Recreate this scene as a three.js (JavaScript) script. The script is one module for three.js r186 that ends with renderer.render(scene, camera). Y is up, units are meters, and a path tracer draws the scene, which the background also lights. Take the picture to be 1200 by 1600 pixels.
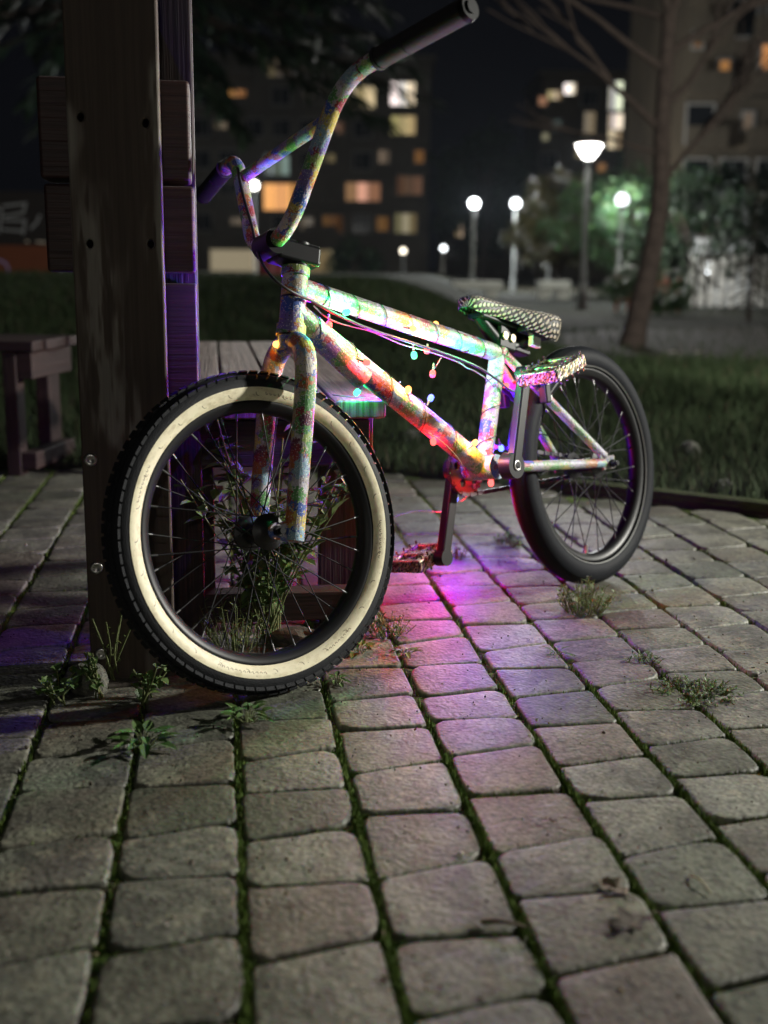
import * as THREE from 'three';
import { mergeGeometries } from 'three/addons/utils/BufferGeometryUtils.js';
import { RoundedBoxGeometry } from 'three/addons/geometries/RoundedBoxGeometry.js';

// ---------------------------------------------------------------- camera, sky, moon, exposure
const scene = new THREE.Scene();
const R = THREE.MathUtils.degToRad, V = (x, y, z) => new THREE.Vector3(x, y, z);
const camera = new THREE.PerspectiveCamera(48.08, 0.75, 0.05, 600);
camera.position.set(0, 0.6614, 0);
camera.rotation.order = 'XYZ';
camera.rotation.set(R(-11.8335), 0, R(0.6006));
camera.updateMatrixWorld(true);
camera.focus = 1.93;
camera.userData.fStop = 2.6;
{
  // clear night sky above a town: deep navy, a little paler towards the horizon
  const w = 64, h = 32, d = new Float32Array(w * h * 4);
  for (let y = 0; y < h; y++) for (let x = 0; x < w; x++) {
    const e = Math.abs((y + 0.5) / h - 0.5) * 2, k = 1 - e, i = (y * w + x) * 4;
    d[i] = 0.0007 + 0.0010 * k; d[i + 1] = 0.0008 + 0.0010 * k; d[i + 2] = 0.0016 + 0.0012 * k; d[i + 3] = 1;
  }
  const t = new THREE.DataTexture(d, w, h, THREE.RGBAFormat, THREE.FloatType);
  t.mapping = THREE.EquirectangularReflectionMapping; t.magFilter = THREE.LinearFilter; t.needsUpdate = true;
  scene.background = t; scene.environment = t;
}
const moon = new THREE.DirectionalLight(0xdfe6ff, 0.012);
moon.position.set(-6, 14, 10); moon.castShadow = true; moon.shadow.radius = 4;
Object.assign(moon.shadow.camera, { left: -10, right: 10, top: 10, bottom: -10, far: 60 });
scene.add(moon);
const renderer = new THREE.WebGLRenderer({ antialias: true });
renderer.toneMapping = THREE.LinearToneMapping;
renderer.toneMappingExposure = 1;
renderer.shadowMap.enabled = true;
renderer.setSize(768, 1024);

// ---------------------------------------------------------------- helpers
let seed = 7;
const rnd = () => { seed = (seed * 1664525 + 1013904223) >>> 0; return seed / 4294967296; };
const rr = (a, b) => a + (b - a) * rnd();
const gauss = () => (rnd() + rnd() + rnd() + rnd() - 2) * 0.866;
const clamp = (x, a = 0, b = 1) => Math.min(b, Math.max(a, x));
const smooth = (a, b, x) => { const t = clamp((x - a) / (b - a)); return t * t * (3 - 2 * t); };
const mix = (a, b, t) => a + (b - a) * t;
const taken = {};
function numbered(n) { taken[n] = (taken[n] ?? -1) + 1; return taken[n] ? `${n}_${String(taken[n]).padStart(3, '0')}` : n; }
function thing(name, label, category, pos = [0, 0, 0], turn = 0, group) {
  const o = new THREE.Group(); o.name = numbered(name); o.position.set(...pos); o.rotation.y = turn;
  o.userData = { label, category }; if (group) o.userData.group = group;
  scene.add(o); return o;
}
function sub(name, parent) { const o = new THREE.Group(); o.name = name; parent.add(o); return o; }
function mesh(name, geos, mat, parent) {
  const list = (Array.isArray(geos) ? geos : [geos]).map(g => g.index ? g.toNonIndexed() : g);
  for (const g of list) { for (const k of Object.keys(g.attributes)) if (!['position', 'normal', 'uv', 'color'].includes(k)) g.deleteAttribute(k); }
  const o = new THREE.Mesh(list.length > 1 ? mergeGeometries(list) : list[0], mat);
  o.name = name; o.castShadow = o.receiveShadow = true; parent.add(o); return o;
}
function setting(name, geos, mat) { const o = mesh(name, geos, mat, scene); o.userData.kind = 'structure'; return o; }
const box = (w, h, d, x = 0, y = 0, z = 0, r = 0) => {
  const g = r > 0 ? new RoundedBoxGeometry(w, h, d, 2, r) : new THREE.BoxGeometry(w, h, d);
  return g.translate(x, y, z);
};
function cyl(a, b, r0, r1 = r0, seg = 20, open = false) {          // tapered tube between two points, uv in metres
  const d = V().subVectors(b, a), L = d.length();
  const g = new THREE.CylinderGeometry(r1, r0, L, seg, 1, open);
  const uv = g.attributes.uv; for (let i = 0; i < uv.count; i++) uv.setXY(i, uv.getY(i) * L + a.x, uv.getX(i));
  g.translate(0, L / 2, 0).applyQuaternion(new THREE.Quaternion().setFromUnitVectors(V(0, 1, 0), d.normalize()));
  return g.translate(a.x, a.y, a.z);
}
function tube(pts, r, n = 40, seg = 12, closed = false, tension = 0.5) {
  const c = new THREE.CatmullRomCurve3(pts, closed, 'catmullrom', tension);
  const g = new THREE.TubeGeometry(c, n, typeof r === 'number' ? r : 1, seg, closed);
  const L = c.getLength(), uv = g.attributes.uv;
  if (typeof r === 'function') {
    const P = g.attributes.position, q = V();
    for (let i = 0; i <= n; i++) { const ct = c.getPointAt(i / n), k = r(i / n); for (let j = 0; j <= seg; j++) { const ix = i * (seg + 1) + j; q.fromBufferAttribute(P, ix).sub(ct).multiplyScalar(k).add(ct); P.setXYZ(ix, q.x, q.y, q.z); } }
  }
  for (let i = 0; i < uv.count; i++) uv.setX(i, uv.getX(i) * L);
  return g;
}
const ball = (r, x, y, z, s = 12) => new THREE.SphereGeometry(r, s, Math.max(6, s >> 1)).translate(x, y, z);
function latheZ(prof, seg) {                                       // profile of [radius, z], turned about the z axis; outward faces
  const g = new THREE.LatheGeometry(prof.map(p => new THREE.Vector2(p[0], p[1])), seg);
  return g.rotateX(Math.PI / 2);
}
// pixel of the photograph -> ray, used to read off where things stand
const F_PX = 800 / Math.tan(R(24.04));
function ray(px, py) { return V((px - 600) / F_PX, -(py - 800) / F_PX, -1).applyEuler(camera.rotation); }
function at(px, py, z) { const d = ray(px, py); return camera.position.clone().addScaledVector(d, z / d.z); }
function ground(px, py, Y = 0) { const d = ray(px, py); return camera.position.clone().addScaledVector(d, (Y - 0.6614) / d.y); }

// ---------------------------------------------------------------- noise and textures
const H = (x, y, s) => { let n = (Math.imul(x, 374761393) + Math.imul(y, 668265263) + Math.imul(s, 1442695041)) | 0; n = Math.imul(n ^ (n >>> 13), 1274126177); n ^= n >>> 16; return (n >>> 0) / 4294967296; };
function vn(x, y, px, py, s) {
  const xi = Math.floor(x), yi = Math.floor(y), fx = x - xi, fy = y - yi, u = fx * fx * (3 - 2 * fx), v = fy * fy * (3 - 2 * fy);
  const m = (a, p) => ((a % p) + p) % p, x0 = m(xi, px), x1 = m(xi + 1, px), y0 = m(yi, py), y1 = m(yi + 1, py);
  return mix(mix(H(x0, y0, s), H(x1, y0, s), u), mix(H(x0, y1, s), H(x1, y1, s), u), v);
}
function fbm(u, v, fx, fy, oct, s) { let a = 0.5, t = 0, n = 0; for (let i = 0; i < oct; i++) { t += a * vn(u * fx, v * fy, fx, fy, s + i); n += a; a *= 0.55; fx *= 2; fy *= 2; } return t / n; }
function tex(w, h, fn, colour, rx = 1, ry = 1) {
  const d = new Uint8Array(w * h * 4);
  for (let y = 0; y < h; y++) for (let x = 0; x < w; x++) {
    const c = fn(x / w, y / h), i = (y * w + x) * 4;
    if (typeof c === 'number') d[i] = d[i + 1] = d[i + 2] = clamp(c) * 255; else { d[i] = clamp(c[0]) * 255; d[i + 1] = clamp(c[1]) * 255; d[i + 2] = clamp(c[2]) * 255; }
    d[i + 3] = 255;
  }
  const t = new THREE.DataTexture(d, w, h); t.wrapS = t.wrapT = THREE.RepeatWrapping; t.magFilter = t.minFilter = THREE.LinearFilter;
  if (colour) t.colorSpace = THREE.SRGBColorSpace; t.repeat.set(rx, ry); t.needsUpdate = true; return t;
}
function canvasTex(w, h, draw, rx = 1, ry = 1) {
  const c = document.createElement('canvas'); c.width = w; c.height = h; draw(c.getContext('2d'), w, h);
  const t = new THREE.CanvasTexture(c); t.wrapS = t.wrapT = THREE.RepeatWrapping; t.colorSpace = THREE.SRGBColorSpace; t.repeat.set(rx, ry); return t;
}
const lerp3 = (a, b, t) => [mix(a[0], b[0], t), mix(a[1], b[1], t), mix(a[2], b[2], t)];
const std = o => new THREE.MeshStandardMaterial(o);
const lin = (r, g, b) => new THREE.Color().setRGB(r, g, b);

// splattered spray paint: ragged clouds of colour on off white
const paintCols = ['#34539c', '#b9a94e', '#4f8a49', '#8c2a33', '#b3aeb8', '#7064a0', '#a8602f', '#7f9fb0', '#c2bcb0', '#93a85f', '#5d2540', '#a89a86'];
const paintTex = (sd, n, spread, base = '#9c9697', cols = paintCols) => { seed = sd; return canvasTex(1024, 256, (g, w, h) => {
  g.fillStyle = base; g.fillRect(0, 0, w, h);
  for (let k = 0; k < n; k++) {
    const cx = rnd() * w, cy = rnd() * h, s = rr(16, spread); g.fillStyle = cols[Math.floor(rnd() * cols.length)];
    for (let j = 0; j < 210; j++) {
      const r = rr(0.8, 6.5) * (rnd() < 0.2 ? 1.7 : 1), x = cx + gauss() * s, y = cy + gauss() * s * 1.1;
      for (const ox of [-w, 0, w]) for (const oy of [-h, 0, h]) if (x + ox > -12 && x + ox < w + 12 && y + oy > -12 && y + oy < h + 12) { g.beginPath(); g.arc(x + ox, y + oy, r, 0, 7); g.fill(); }
    }
  }
  for (let k = 0; k < 4200; k++) { g.fillStyle = rnd() < 0.62 ? '#d6d2d0' : rnd() < 0.5 ? '#3b2a36' : '#5d6fb8'; g.beginPath(); g.arc(rnd() * w, rnd() * h, rr(0.5, 2.2), 0, 7); g.fill(); }
}, 2.4, 1); };
const paintBump = tex(256, 256, (u, v) => fbm(u, v, 24, 24, 3, 91), false, 8, 3);
const paint = std({ map: paintTex(11, 66, 58, '#918d8f', ['#38529a', '#a89b52', '#5f9055', '#923a42', '#a29dae', '#7368a8', '#a26c3b', '#7897a6', '#a8a294']), roughness: 0.42, bumpMap: paintBump, bumpScale: 0.0007 });
const paintDull = std({ map: paintTex(29, 150, 40), roughness: 0.5, bumpMap: paintBump, bumpScale: 0.0008 });
// paving stone: mottled grey brown with fine pits
const stoneBump = tex(512, 512, (u, v) => { const a = fbm(u, v, 6, 6, 5, 3), b = fbm(u, v, 60, 60, 2, 8); return a * 0.62 + b * 0.38 - 0.12 * smooth(0.68, 0.82, fbm(u, v, 26, 26, 2, 19)); }, false, 3, 3);
function stoneMat(c0, c1, c2, s) {
  const m = tex(512, 512, (u, v) => { const a = fbm(u, v, 5, 5, 5, s), b = fbm(u, v, 17, 17, 4, s + 40), c = fbm(u, v, 90, 90, 2, s + 70);
    let k = lerp3(c0, c1, smooth(0.33, 0.68, a)); k = lerp3(k, c2, smooth(0.56, 0.74, b) * 0.65); const g = 0.72 + 0.56 * c; const pit = 1 - 0.22 * smooth(0.66, 0.8, fbm(u, v, 34, 34, 2, s + 5)); return [k[0] * 0.84, k[1] * 0.88, k[2] * 0.865].map(q => q * g * pit); }, true, 3, 3);
  return std({ map: m, roughness: 0.56, bumpMap: stoneBump, bumpScale: 0.003 });
}
const stones = [
  stoneMat([0.40, 0.38, 0.35], [0.52, 0.495, 0.45], [0.36, 0.33, 0.31], 5),
  stoneMat([0.415, 0.39, 0.355], [0.54, 0.51, 0.455], [0.43, 0.38, 0.35], 55),
  stoneMat([0.40, 0.38, 0.36], [0.53, 0.51, 0.47], [0.60, 0.56, 0.50], 105),
  stoneMat([0.37, 0.36, 0.32], [0.47, 0.46, 0.41], [0.33, 0.31, 0.28], 255),
  stoneMat([0.42, 0.37, 0.345], [0.52, 0.47, 0.435], [0.41, 0.38, 0.355], 155),
];
const stoneTints = [0.84, 0.92, 1, 1.07].map(k => stones.map(s => { const m = s.clone(); m.color.setRGB(k, k, k); return m; }));
const mossMap = tex(512, 512, (u, v) => { const a = fbm(u, v, 14, 14, 5, 31), b = fbm(u, v, 80, 80, 2, 44); return lerp3([0.19, 0.17, 0.11], [0.25, 0.33, 0.10], smooth(0.36, 0.56, a)).map(q => q * (0.6 + 0.8 * b)); }, true, 2, 2);
const mossBump = tex(256, 256, (u, v) => fbm(u, v, 40, 40, 3, 12), false, 4, 4);
const mossMat = std({ map: mossMap, roughness: 1, bumpMap: mossBump, bumpScale: 0.008 });
// timber
function woodTex(a, b, c, s, wear) {
  return tex(512, 1024, (u, v) => {
    const warp = fbm(u, v, 3, 2, 3, s) * 0.35, g = fbm(u + warp * 0.1, v, 70, 3, 4, s + 9), f = fbm(u, v, 160, 20, 2, s + 21), l = fbm(u, v, 4, 4, 4, s + 33);
    let k = lerp3(a, b, smooth(0.3, 0.7, g)); k = lerp3(k, c, wear * smooth(0.52, 0.66, l) * smooth(0.35, 0.6, fbm(u, v, 30, 12, 3, s + 50)));
    return k.map(q => q * (0.93 + 0.14 * f));
  }, true);
}
const woodBump = (s) => tex(512, 1024, (u, v) => fbm(u, v, 80, 4, 4, s) * 0.7 + fbm(u, v, 200, 30, 2, s + 4) * 0.3, false);
const wb = woodBump(61);
const postWood = std({ map: woodTex([0.255, 0.21, 0.18], [0.29, 0.242, 0.208], [0.50, 0.48, 0.45], 71, 1.0), roughness: 0.7, bumpMap: wb, bumpScale: 0.0004 });
const redWood = std({ map: woodTex([0.20, 0.125, 0.12], [0.26, 0.16, 0.15], [0.32, 0.24, 0.22], 75, 0.35), roughness: 0.55, bumpMap: wb, bumpScale: 0.0016 });
const benchWood = std({ map: woodTex([0.36, 0.30, 0.28], [0.50, 0.43, 0.40], [0.56, 0.51, 0.48], 79, 0.8), roughness: 0.55, bumpMap: wb, bumpScale: 0.002 });
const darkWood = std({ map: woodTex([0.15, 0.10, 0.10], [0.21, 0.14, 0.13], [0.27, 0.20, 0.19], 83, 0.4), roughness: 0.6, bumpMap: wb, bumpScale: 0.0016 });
// bicycle materials
const rubberBump = tex(256, 256, (u, v) => fbm(u, v, 60, 60, 3, 17), false, 10, 2);
const rubber = new THREE.MeshPhysicalMaterial({ color: lin(0.016, 0.017, 0.020), specularIntensity: 0.5, roughness: 0.62, bumpMap: rubberBump, bumpScale: 0.0006 });
const rubberSlick = new THREE.MeshPhysicalMaterial({ color: lin(0.010, 0.011, 0.014), specularIntensity: 0.18, roughness: 0.6, bumpMap: rubberBump, bumpScale: 0.0004 });
const blackAlloy = new THREE.MeshPhysicalMaterial({ color: lin(0.007, 0.007, 0.008), roughness: 0.42, specularIntensity: 0.55 });
const blackSatin = new THREE.MeshPhysicalMaterial({ color: lin(0.006, 0.006, 0.007), roughness: 0.4, specularIntensity: 0.4 });
const steel = std({ color: lin(0.55, 0.54, 0.52), roughness: 0.32, metalness: 1 });
const spokeMat = new THREE.MeshPhysicalMaterial({ color: lin(0.014, 0.014, 0.016), roughness: 0.6, specularIntensity: 0.5 });
const cableMat = std({ color: lin(0.015, 0.015, 0.016), roughness: 0.4 });
const wireMat = std({ color: lin(0.16, 0.19, 0.15), roughness: 0.4 });

// ---------------------------------------------------------------- street lamps (built first: they light everything)
const poleMat = std({ color: lin(0.30, 0.31, 0.30), roughness: 0.45, metalness: 0.4 });
function glow(r, g, b, k) { return std({ color: 0x000000, emissive: lin(r, g, b), emissiveIntensity: k, roughness: 1 }); }
function streetLamp(label, x, z, h, style, cd, tint = [1, 0.96, 0.88], see = 7, y0 = 0, group = 'street lamps standing in the park') {
  const t = thing('street_lamp', label, 'street lamp', [x, y0, z], 0, group);
  mesh('pole', [new THREE.CylinderGeometry(0.045, 0.06, h - 0.16, 12).translate(0, (h - 0.16) / 2, 0), new THREE.CylinderGeometry(0.085, 0.11, 0.5, 12).translate(0, 0.25, 0), new THREE.CylinderGeometry(0.075, 0.045, 0.08, 12).translate(0, h - 0.17, 0)], poleMat, t);
  if (style === 'bowl') {
    mesh('lamp_bowl', new THREE.LatheGeometry([[0.05, -0.13], [0.1, -0.1], [0.17, 0], [0.225, 0.1], [0.23, 0.12], [0.001, 0.125]].map(p => new THREE.Vector2(...p)), 20).translate(0, h, 0), glow(...tint, see), t);
    mesh('lamp_cap', [new THREE.CylinderGeometry(0.12, 0.26, 0.05, 20).translate(0, h + 0.152, 0), new THREE.SphereGeometry(0.05, 10, 8).translate(0, h + 0.19, 0)], poleMat, t);
  } else {
    mesh('lamp_globe', new THREE.SphereGeometry(0.16, 20, 14).translate(0, h, 0), glow(...tint, see), t);
    mesh('lamp_collar', new THREE.CylinderGeometry(0.09, 0.07, 0.06, 14).translate(0, h - 0.17, 0), poleMat, t);
    mesh('lamp_cap', new THREE.ConeGeometry(0.07, 0.06, 14).translate(0, h + 0.18, 0), poleMat, t);
  }
  const L = new THREE.PointLight(lin(...tint), cd, 0, 2); L.position.set(0, h, 0); L.castShadow = true; L.shadow.radius = 5; t.add(L);
  return t;
}
streetLamp('white street lamp on a pole lighting the paving from beside the bicycle', 4.2, -2.7, 1.82, 'globe', 116, [1, 0.98, 0.89], 7, 0, 'street lamps close to the paving');
streetLamp('white street lamp on a pole lighting the timber post from across the paving', 0.9, 6.6, 3.1, 'globe', 10, [1, 0.95, 0.85], 7, 0, 'street lamps close to the paving');

// ---------------------------------------------------------------- terrain
const farEdge = x => (x < 0 ? -3.85 : -3.85 + 0.63 * x);            // where the paving stops and the lawn starts
const groundY = (x, z) => 0.56 * smooth(-4.4, -13, z) * smooth(1.3, -0.8, x - (z + 4) * -0.06) ;
{
  const xs = [], zs = [];
  for (let x = -220; x < -14; x += 20) xs.push(x); for (let x = -14; x <= 14; x += 0.5) xs.push(x); for (let x = 20; x <= 220; x += 20) xs.push(x);
  for (let z = 30; z > 4; z -= 5) zs.push(z); for (let z = 4; z > -16; z -= 0.4) zs.push(z); for (let z = -16; z > -60; z -= 4) zs.push(z); for (let z = -60; z >= -330; z -= 30) zs.push(z);
  const pos = [], uv = [], idx = [];
  for (const z of zs) for (const x of xs) { const pave = z > farEdge(x) + 0.1; pos.push(x, pave ? -0.05 : groundY(x, z) - 0.006, z); uv.push(x, z); }
  for (let j = 0; j < zs.length - 1; j++) for (let i = 0; i < xs.length - 1; i++) { const a = j * xs.length + i, b = a + 1, c = a + xs.length, d = c + 1; idx.push(a, b, c, b, d, c); }
  const g = new THREE.BufferGeometry(); g.setAttribute('position', new THREE.Float32BufferAttribute(pos, 3)); g.setAttribute('uv', new THREE.Float32BufferAttribute(uv, 2)); g.setIndex(idx); g.computeVertexNormals();
  const turf = tex(512, 512, (u, v) => { const a = fbm(u, v, 8, 8, 5, 301), b = fbm(u, v, 90, 90, 2, 309); return lerp3([0.09, 0.10, 0.06], [0.13, 0.155, 0.07], smooth(0.35, 0.65, a)).map(q => q * (0.5 + b)); }, true, 0.7, 0.7);
  setting('lawn', g, std({ map: turf, roughness: 1, bumpMap: mossBump, bumpScale: 0.02 }));
  // earth path across the grass behind the bicycle
  const pp = [[1320, 510], [1320, 590], [985, 556], [880, 541], [870, 524], [960, 514]].map(p => ground(...p));
  const sh = new THREE.Shape(pp.map(p => new THREE.Vector2(p.x, -p.z)));
  const pm = tex(256, 256, (u, v) => { const a = fbm(u, v, 10, 10, 5, 321); return lerp3([0.20, 0.165, 0.135], [0.26, 0.22, 0.185], a); }, true, 0.8, 0.8);
  setting('path', new THREE.ShapeGeometry(sh).rotateX(-Math.PI / 2).translate(0, 0.004, 0), std({ map: pm, roughness: 0.95 }));
}
// ---------------------------------------------------------------- paving: one mesh for each stone, mossy bed between them
const CA = Math.cos(R(8)), SA = Math.sin(R(8));
const pw = (a, s) => [a * CA - s * SA, -a * SA - s * CA];           // across, along -> x, z
const paving = new THREE.Group(); paving.name = 'paving'; paving.userData.kind = 'structure'; scene.add(paving);
{
  const g = new THREE.BufferGeometry(), pos = [], uv = [], idx = [];
  const nx = 60; let n = 0;
  for (let i = 0; i <= nx; i++) { const x = -3 + 9 * i / nx; for (const z of [2.2, farEdge(x) + 0.02]) { pos.push(x, -0.0085, z); uv.push(x, z); } if (i) idx.push(n - 2, n, n - 1, n, n + 1, n - 1); n += 2; }
  g.setAttribute('position', new THREE.Float32BufferAttribute(pos, 3)); g.setAttribute('uv', new THREE.Float32BufferAttribute(uv, 2)); g.setIndex(idx); g.computeVertexNormals();
  mesh('joint_bed', g, mossMat, paving);
}
const PITCH = 0.1437, joints = [];
function paverGeo(q, s) {                                            // q: four corners (across, along) near-left, near-right, far-right, far-left
  const c = q.reduce((a, p) => [a[0] + p[0] / 4, a[1] + p[1] / 4], [0, 0]), out = [];
  for (let k = 0; k < 4; k++) {
    const p = q[k], a = q[(k + 3) % 4], b = q[(k + 1) % 4], cr = rnd() < 0.16 ? rr(0.028, 0.042) : rr(0.008, 0.024);
    const da = [a[0] - p[0], a[1] - p[1]], db = [b[0] - p[0], b[1] - p[1]], la = Math.hypot(...da), lb = Math.hypot(...db);
    const A = [p[0] + da[0] / la * cr, p[1] + da[1] / la * cr], B = [p[0] + db[0] / lb * cr, p[1] + db[1] / lb * cr];
    for (let i = 0; i <= 3; i++) { const t = i / 3; out.push([(1 - t) ** 2 * A[0] + 2 * t * (1 - t) * p[0] + t * t * B[0], (1 - t) ** 2 * A[1] + 2 * t * (1 - t) * p[1] + t * t * B[1]]); }
    out.push([mix(B[0], b[0] - db[0] / lb * 0.025, 0.5), mix(B[1], b[1] - db[1] / lb * 0.025, 0.5)]);
  }
  for (const o of out) { o[0] += gauss() * 0.0019; o[1] += gauss() * 0.0019; }
  const tiltX = gauss() * 0.010, tiltY = gauss() * 0.010, lift = gauss() * 0.0024;
  const rings = [[0, 0], [0.72, 0.0], [0.93, -0.0003], [0.985, -0.0016], [1, -0.0055], [1.0, -0.035]], N = out.length, pos = [], uv = [], idx = [], ou = rnd(), ov = rnd();
  const put = (a, s2, y) => { const [x, z] = pw(a, s2); pos.push(x, y + lift + (a - c[0]) * tiltX + (s2 - c[1]) * tiltY, z); uv.push(x + ou, z + ov); };
  put(c[0], c[1], 0.0012);
  rings.slice(1).forEach(([f, dy]) => { for (const o of out) put(c[0] + (o[0] - c[0]) * f, c[1] + (o[1] - c[1]) * f, dy + (f < 0.95 ? gauss() * 0.0006 : 0)); });
  for (let i = 0; i < N; i++) { const j = (i + 1) % N; idx.push(0, 1 + i, 1 + j); for (let r = 0; r < rings.length - 2; r++) { const a = 1 + r * N + i, b = 1 + r * N + j; idx.push(a, a + N, b, b, a + N, b + N); } }
  const g = new THREE.BufferGeometry(); g.setAttribute('position', new THREE.Float32BufferAttribute(pos, 3)); g.setAttribute('uv', new THREE.Float32BufferAttribute(uv, 2)); g.setIndex(idx); g.computeVertexNormals();
  return { g, c: pw(...c) };
}
{
  seed = 1234; const list = [];
  for (let i = -16; i < 34; i++) {
    const a0 = 0.010 + PITCH * i, a1 = a0 + PITCH;
    let s = -1.6 + rr(0, 0.13) + (i === 0 ? 0.02 : 0), odd = i & 1, prev = 0;
    while (s < 4.3) {
      const L = rr(0.112, 0.142), e = s + L, tl = (odd & 1) ? rr(0.022, 0.036) : rr(-0.006, 0.006), gap = 0.0024, side = rr(0.0022, 0.0058);
      const [cx, cz] = pw((a0 + a1) / 2, (s + e) / 2);
      if (cz > farEdge(cx) + 0.07 && cz < 1.4 && cx > -2.6 && cx < 5) {
        const q = [[a0 + side, s - prev / 2 + gap], [a1 - side, s + prev / 2 + gap], [a1 - side, e + tl / 2 - gap], [a0 + side, e - tl / 2 - gap]];
        list.push({ q, cx, cz, i }); joints.push([a0, s, e, a0, 0], [a0, e - tl / 2, a1, e + tl / 2, 1]);
      }
      s = e; prev = tl; odd++;
    }
  }
  const inView = o => { const p = V(o.cx, 0, o.cz).project(camera); return o.cz < -0.5 && Math.abs(p.x) < 1.12 && Math.abs(p.y) < 1.12; };
  list.forEach(o => { o.see = inView(o); o.d = Math.hypot(o.cx, o.cz); });
  list.sort((a, b) => (b.see - a.see) || a.d - b.d);
  const rest = [];
  list.forEach((o, k) => {
    const { g } = paverGeo(o.q, o.i), batch = rnd();   // the batch of stone is drawn at random for every paver, wherever it lies
    const m = stoneTints[Math.floor(rnd() * 4)][batch < 0.3 ? 0 : batch < 0.55 ? 1 : batch < 0.76 ? 2 : batch < 0.93 ? 3 : 4];
    if (k < 298 && o.see) { const p = mesh('paver', g, m, paving); p.name = k ? 'paver_' + String(k).padStart(3, '0') : 'paver'; } else rest.push(g);
  });
  const far = mesh('distant_pavers', rest, stones[0], paving); far.userData.kind = 'stuff';
}
// moss and tiny grass standing in the joints
{
  seed = 77; const blade = new THREE.BufferGeometry();
  blade.setAttribute('position', new THREE.Float32BufferAttribute([-0.5, 0, 0, 0.5, 0, 0, 0.1, 1, 0.25, 0, 0, -0.5, 0, 0, 0.5, -0.2, 0.8, -0.1], 3)); blade.computeVertexNormals();
  const pts = [];
  for (const [a, s0, b, s1, kind] of joints) {
    const p0 = kind ? [a, s0] : [a, s0], p1 = kind ? [b, s1] : [a, b];
    const A = pw(...(kind ? [a, s0] : [a, s0])), B = pw(...(kind ? [b, s1] : [a, b]));
    const mx = (A[0] + B[0]) / 2, mz = (A[1] + B[1]) / 2; if (mz > -0.75 || mz < -4) continue;
    const pr = V(mx, 0, mz).project(camera); if (Math.abs(pr.x) > 1.15 || Math.abs(pr.y) > 1.15) continue;
    const near = clamp(1.6 / -mz, 0.35, 1.3), lush = smooth(0.38, 0.62, fbm(mx * 0.3 + 5, mz * 0.3 + 5, 8, 8, 3, 55)) * 0.9 + 0.1;
    const n = Math.round((kind ? 60 : 170) * near * lush);
    for (let k = 0; k < n; k++) { const t = rnd(), w = (kind ? 0.0022 : 0.0052) * gauss(); pts.push([mix(A[0], B[0], t) + w * (kind ? SA : CA), mix(A[1], B[1], t) + w * (kind ? 1 : 0.3), kind]); }
  }
  const im = new THREE.InstancedMesh(blade, std({ color: 0xffffff, roughness: 0.95, side: THREE.DoubleSide }), pts.length), d = new THREE.Object3D(), c = new THREE.Color();
  pts.forEach(([x, z, kind], i) => { const s = rr(0.0025, 0.006); d.position.set(x, -0.009, z); d.rotation.set(gauss() * 0.4, rr(0, 6.3), gauss() * 0.4); d.scale.set(s * 0.8, kind ? rr(0.006, 0.0125) : rr(0.008, 0.017), s * 0.8); d.updateMatrix(); im.setMatrixAt(i, d.matrix);
    const t = rnd(); c.setRGB(mix(0.05, 0.13, t), mix(0.10, 0.19, t), mix(0.012, 0.03, t)); im.setColorAt(i, c); });
  im.name = 'joint_moss'; im.castShadow = im.receiveShadow = true; im.userData = { kind: 'stuff', label: 'green moss growing along the joints between the paving stones', category: 'moss' }; scene.add(im);
}
// crumbs of soil, grit and leaf bits scattered over the stones
{
  seed = 517; const n = 1500, im = new THREE.InstancedMesh(new THREE.DodecahedronGeometry(1, 0), std({ color: 0xffffff, roughness: 1 }), n), d = new THREE.Object3D(), c = new THREE.Color();
  for (let i = 0; i < n; i++) { const z = -0.85 - 2.9 * rnd() ** 1.3, x = rr(-1, 1) * (-z * 0.36 + 0.1), s = rr(0.0006, 0.0017) * (rnd() < 0.08 ? 2.2 : 1); d.position.set(x, 0.001, z); d.rotation.set(rr(0, 6), rr(0, 6), rr(0, 6)); d.scale.set(s * rr(0.7, 2), s * 0.6, s); d.updateMatrix(); im.setMatrixAt(i, d.matrix); const t = rnd(); if (t < 0.72) c.setRGB(0.06, 0.048, 0.035); else if (t < 0.9) c.setRGB(0.16, 0.13, 0.08); else c.setRGB(0.4, 0.38, 0.33); im.setColorAt(i, c); }
  im.name = 'ground_grit'; im.castShadow = im.receiveShadow = true; im.userData = { kind: 'stuff', label: 'crumbs of soil and grit scattered over the paving stones', category: 'grit' }; scene.add(im);
}
// concrete edging between paving and lawn
{
  const a = V(0.45, 0, farEdge(0.45) - 0.03), b = V(4.2, 0, farEdge(4.2) - 0.03), L = a.distanceTo(b);
  const g = box(L, 0.16, 0.06, 0, -0.045, 0, 0.008).rotateY(-Math.atan2(b.z - a.z, b.x - a.x)).translate((a.x + b.x) / 2, 0, (a.z + b.z) / 2);
  setting('kerb', g, mossMat);
}
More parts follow.
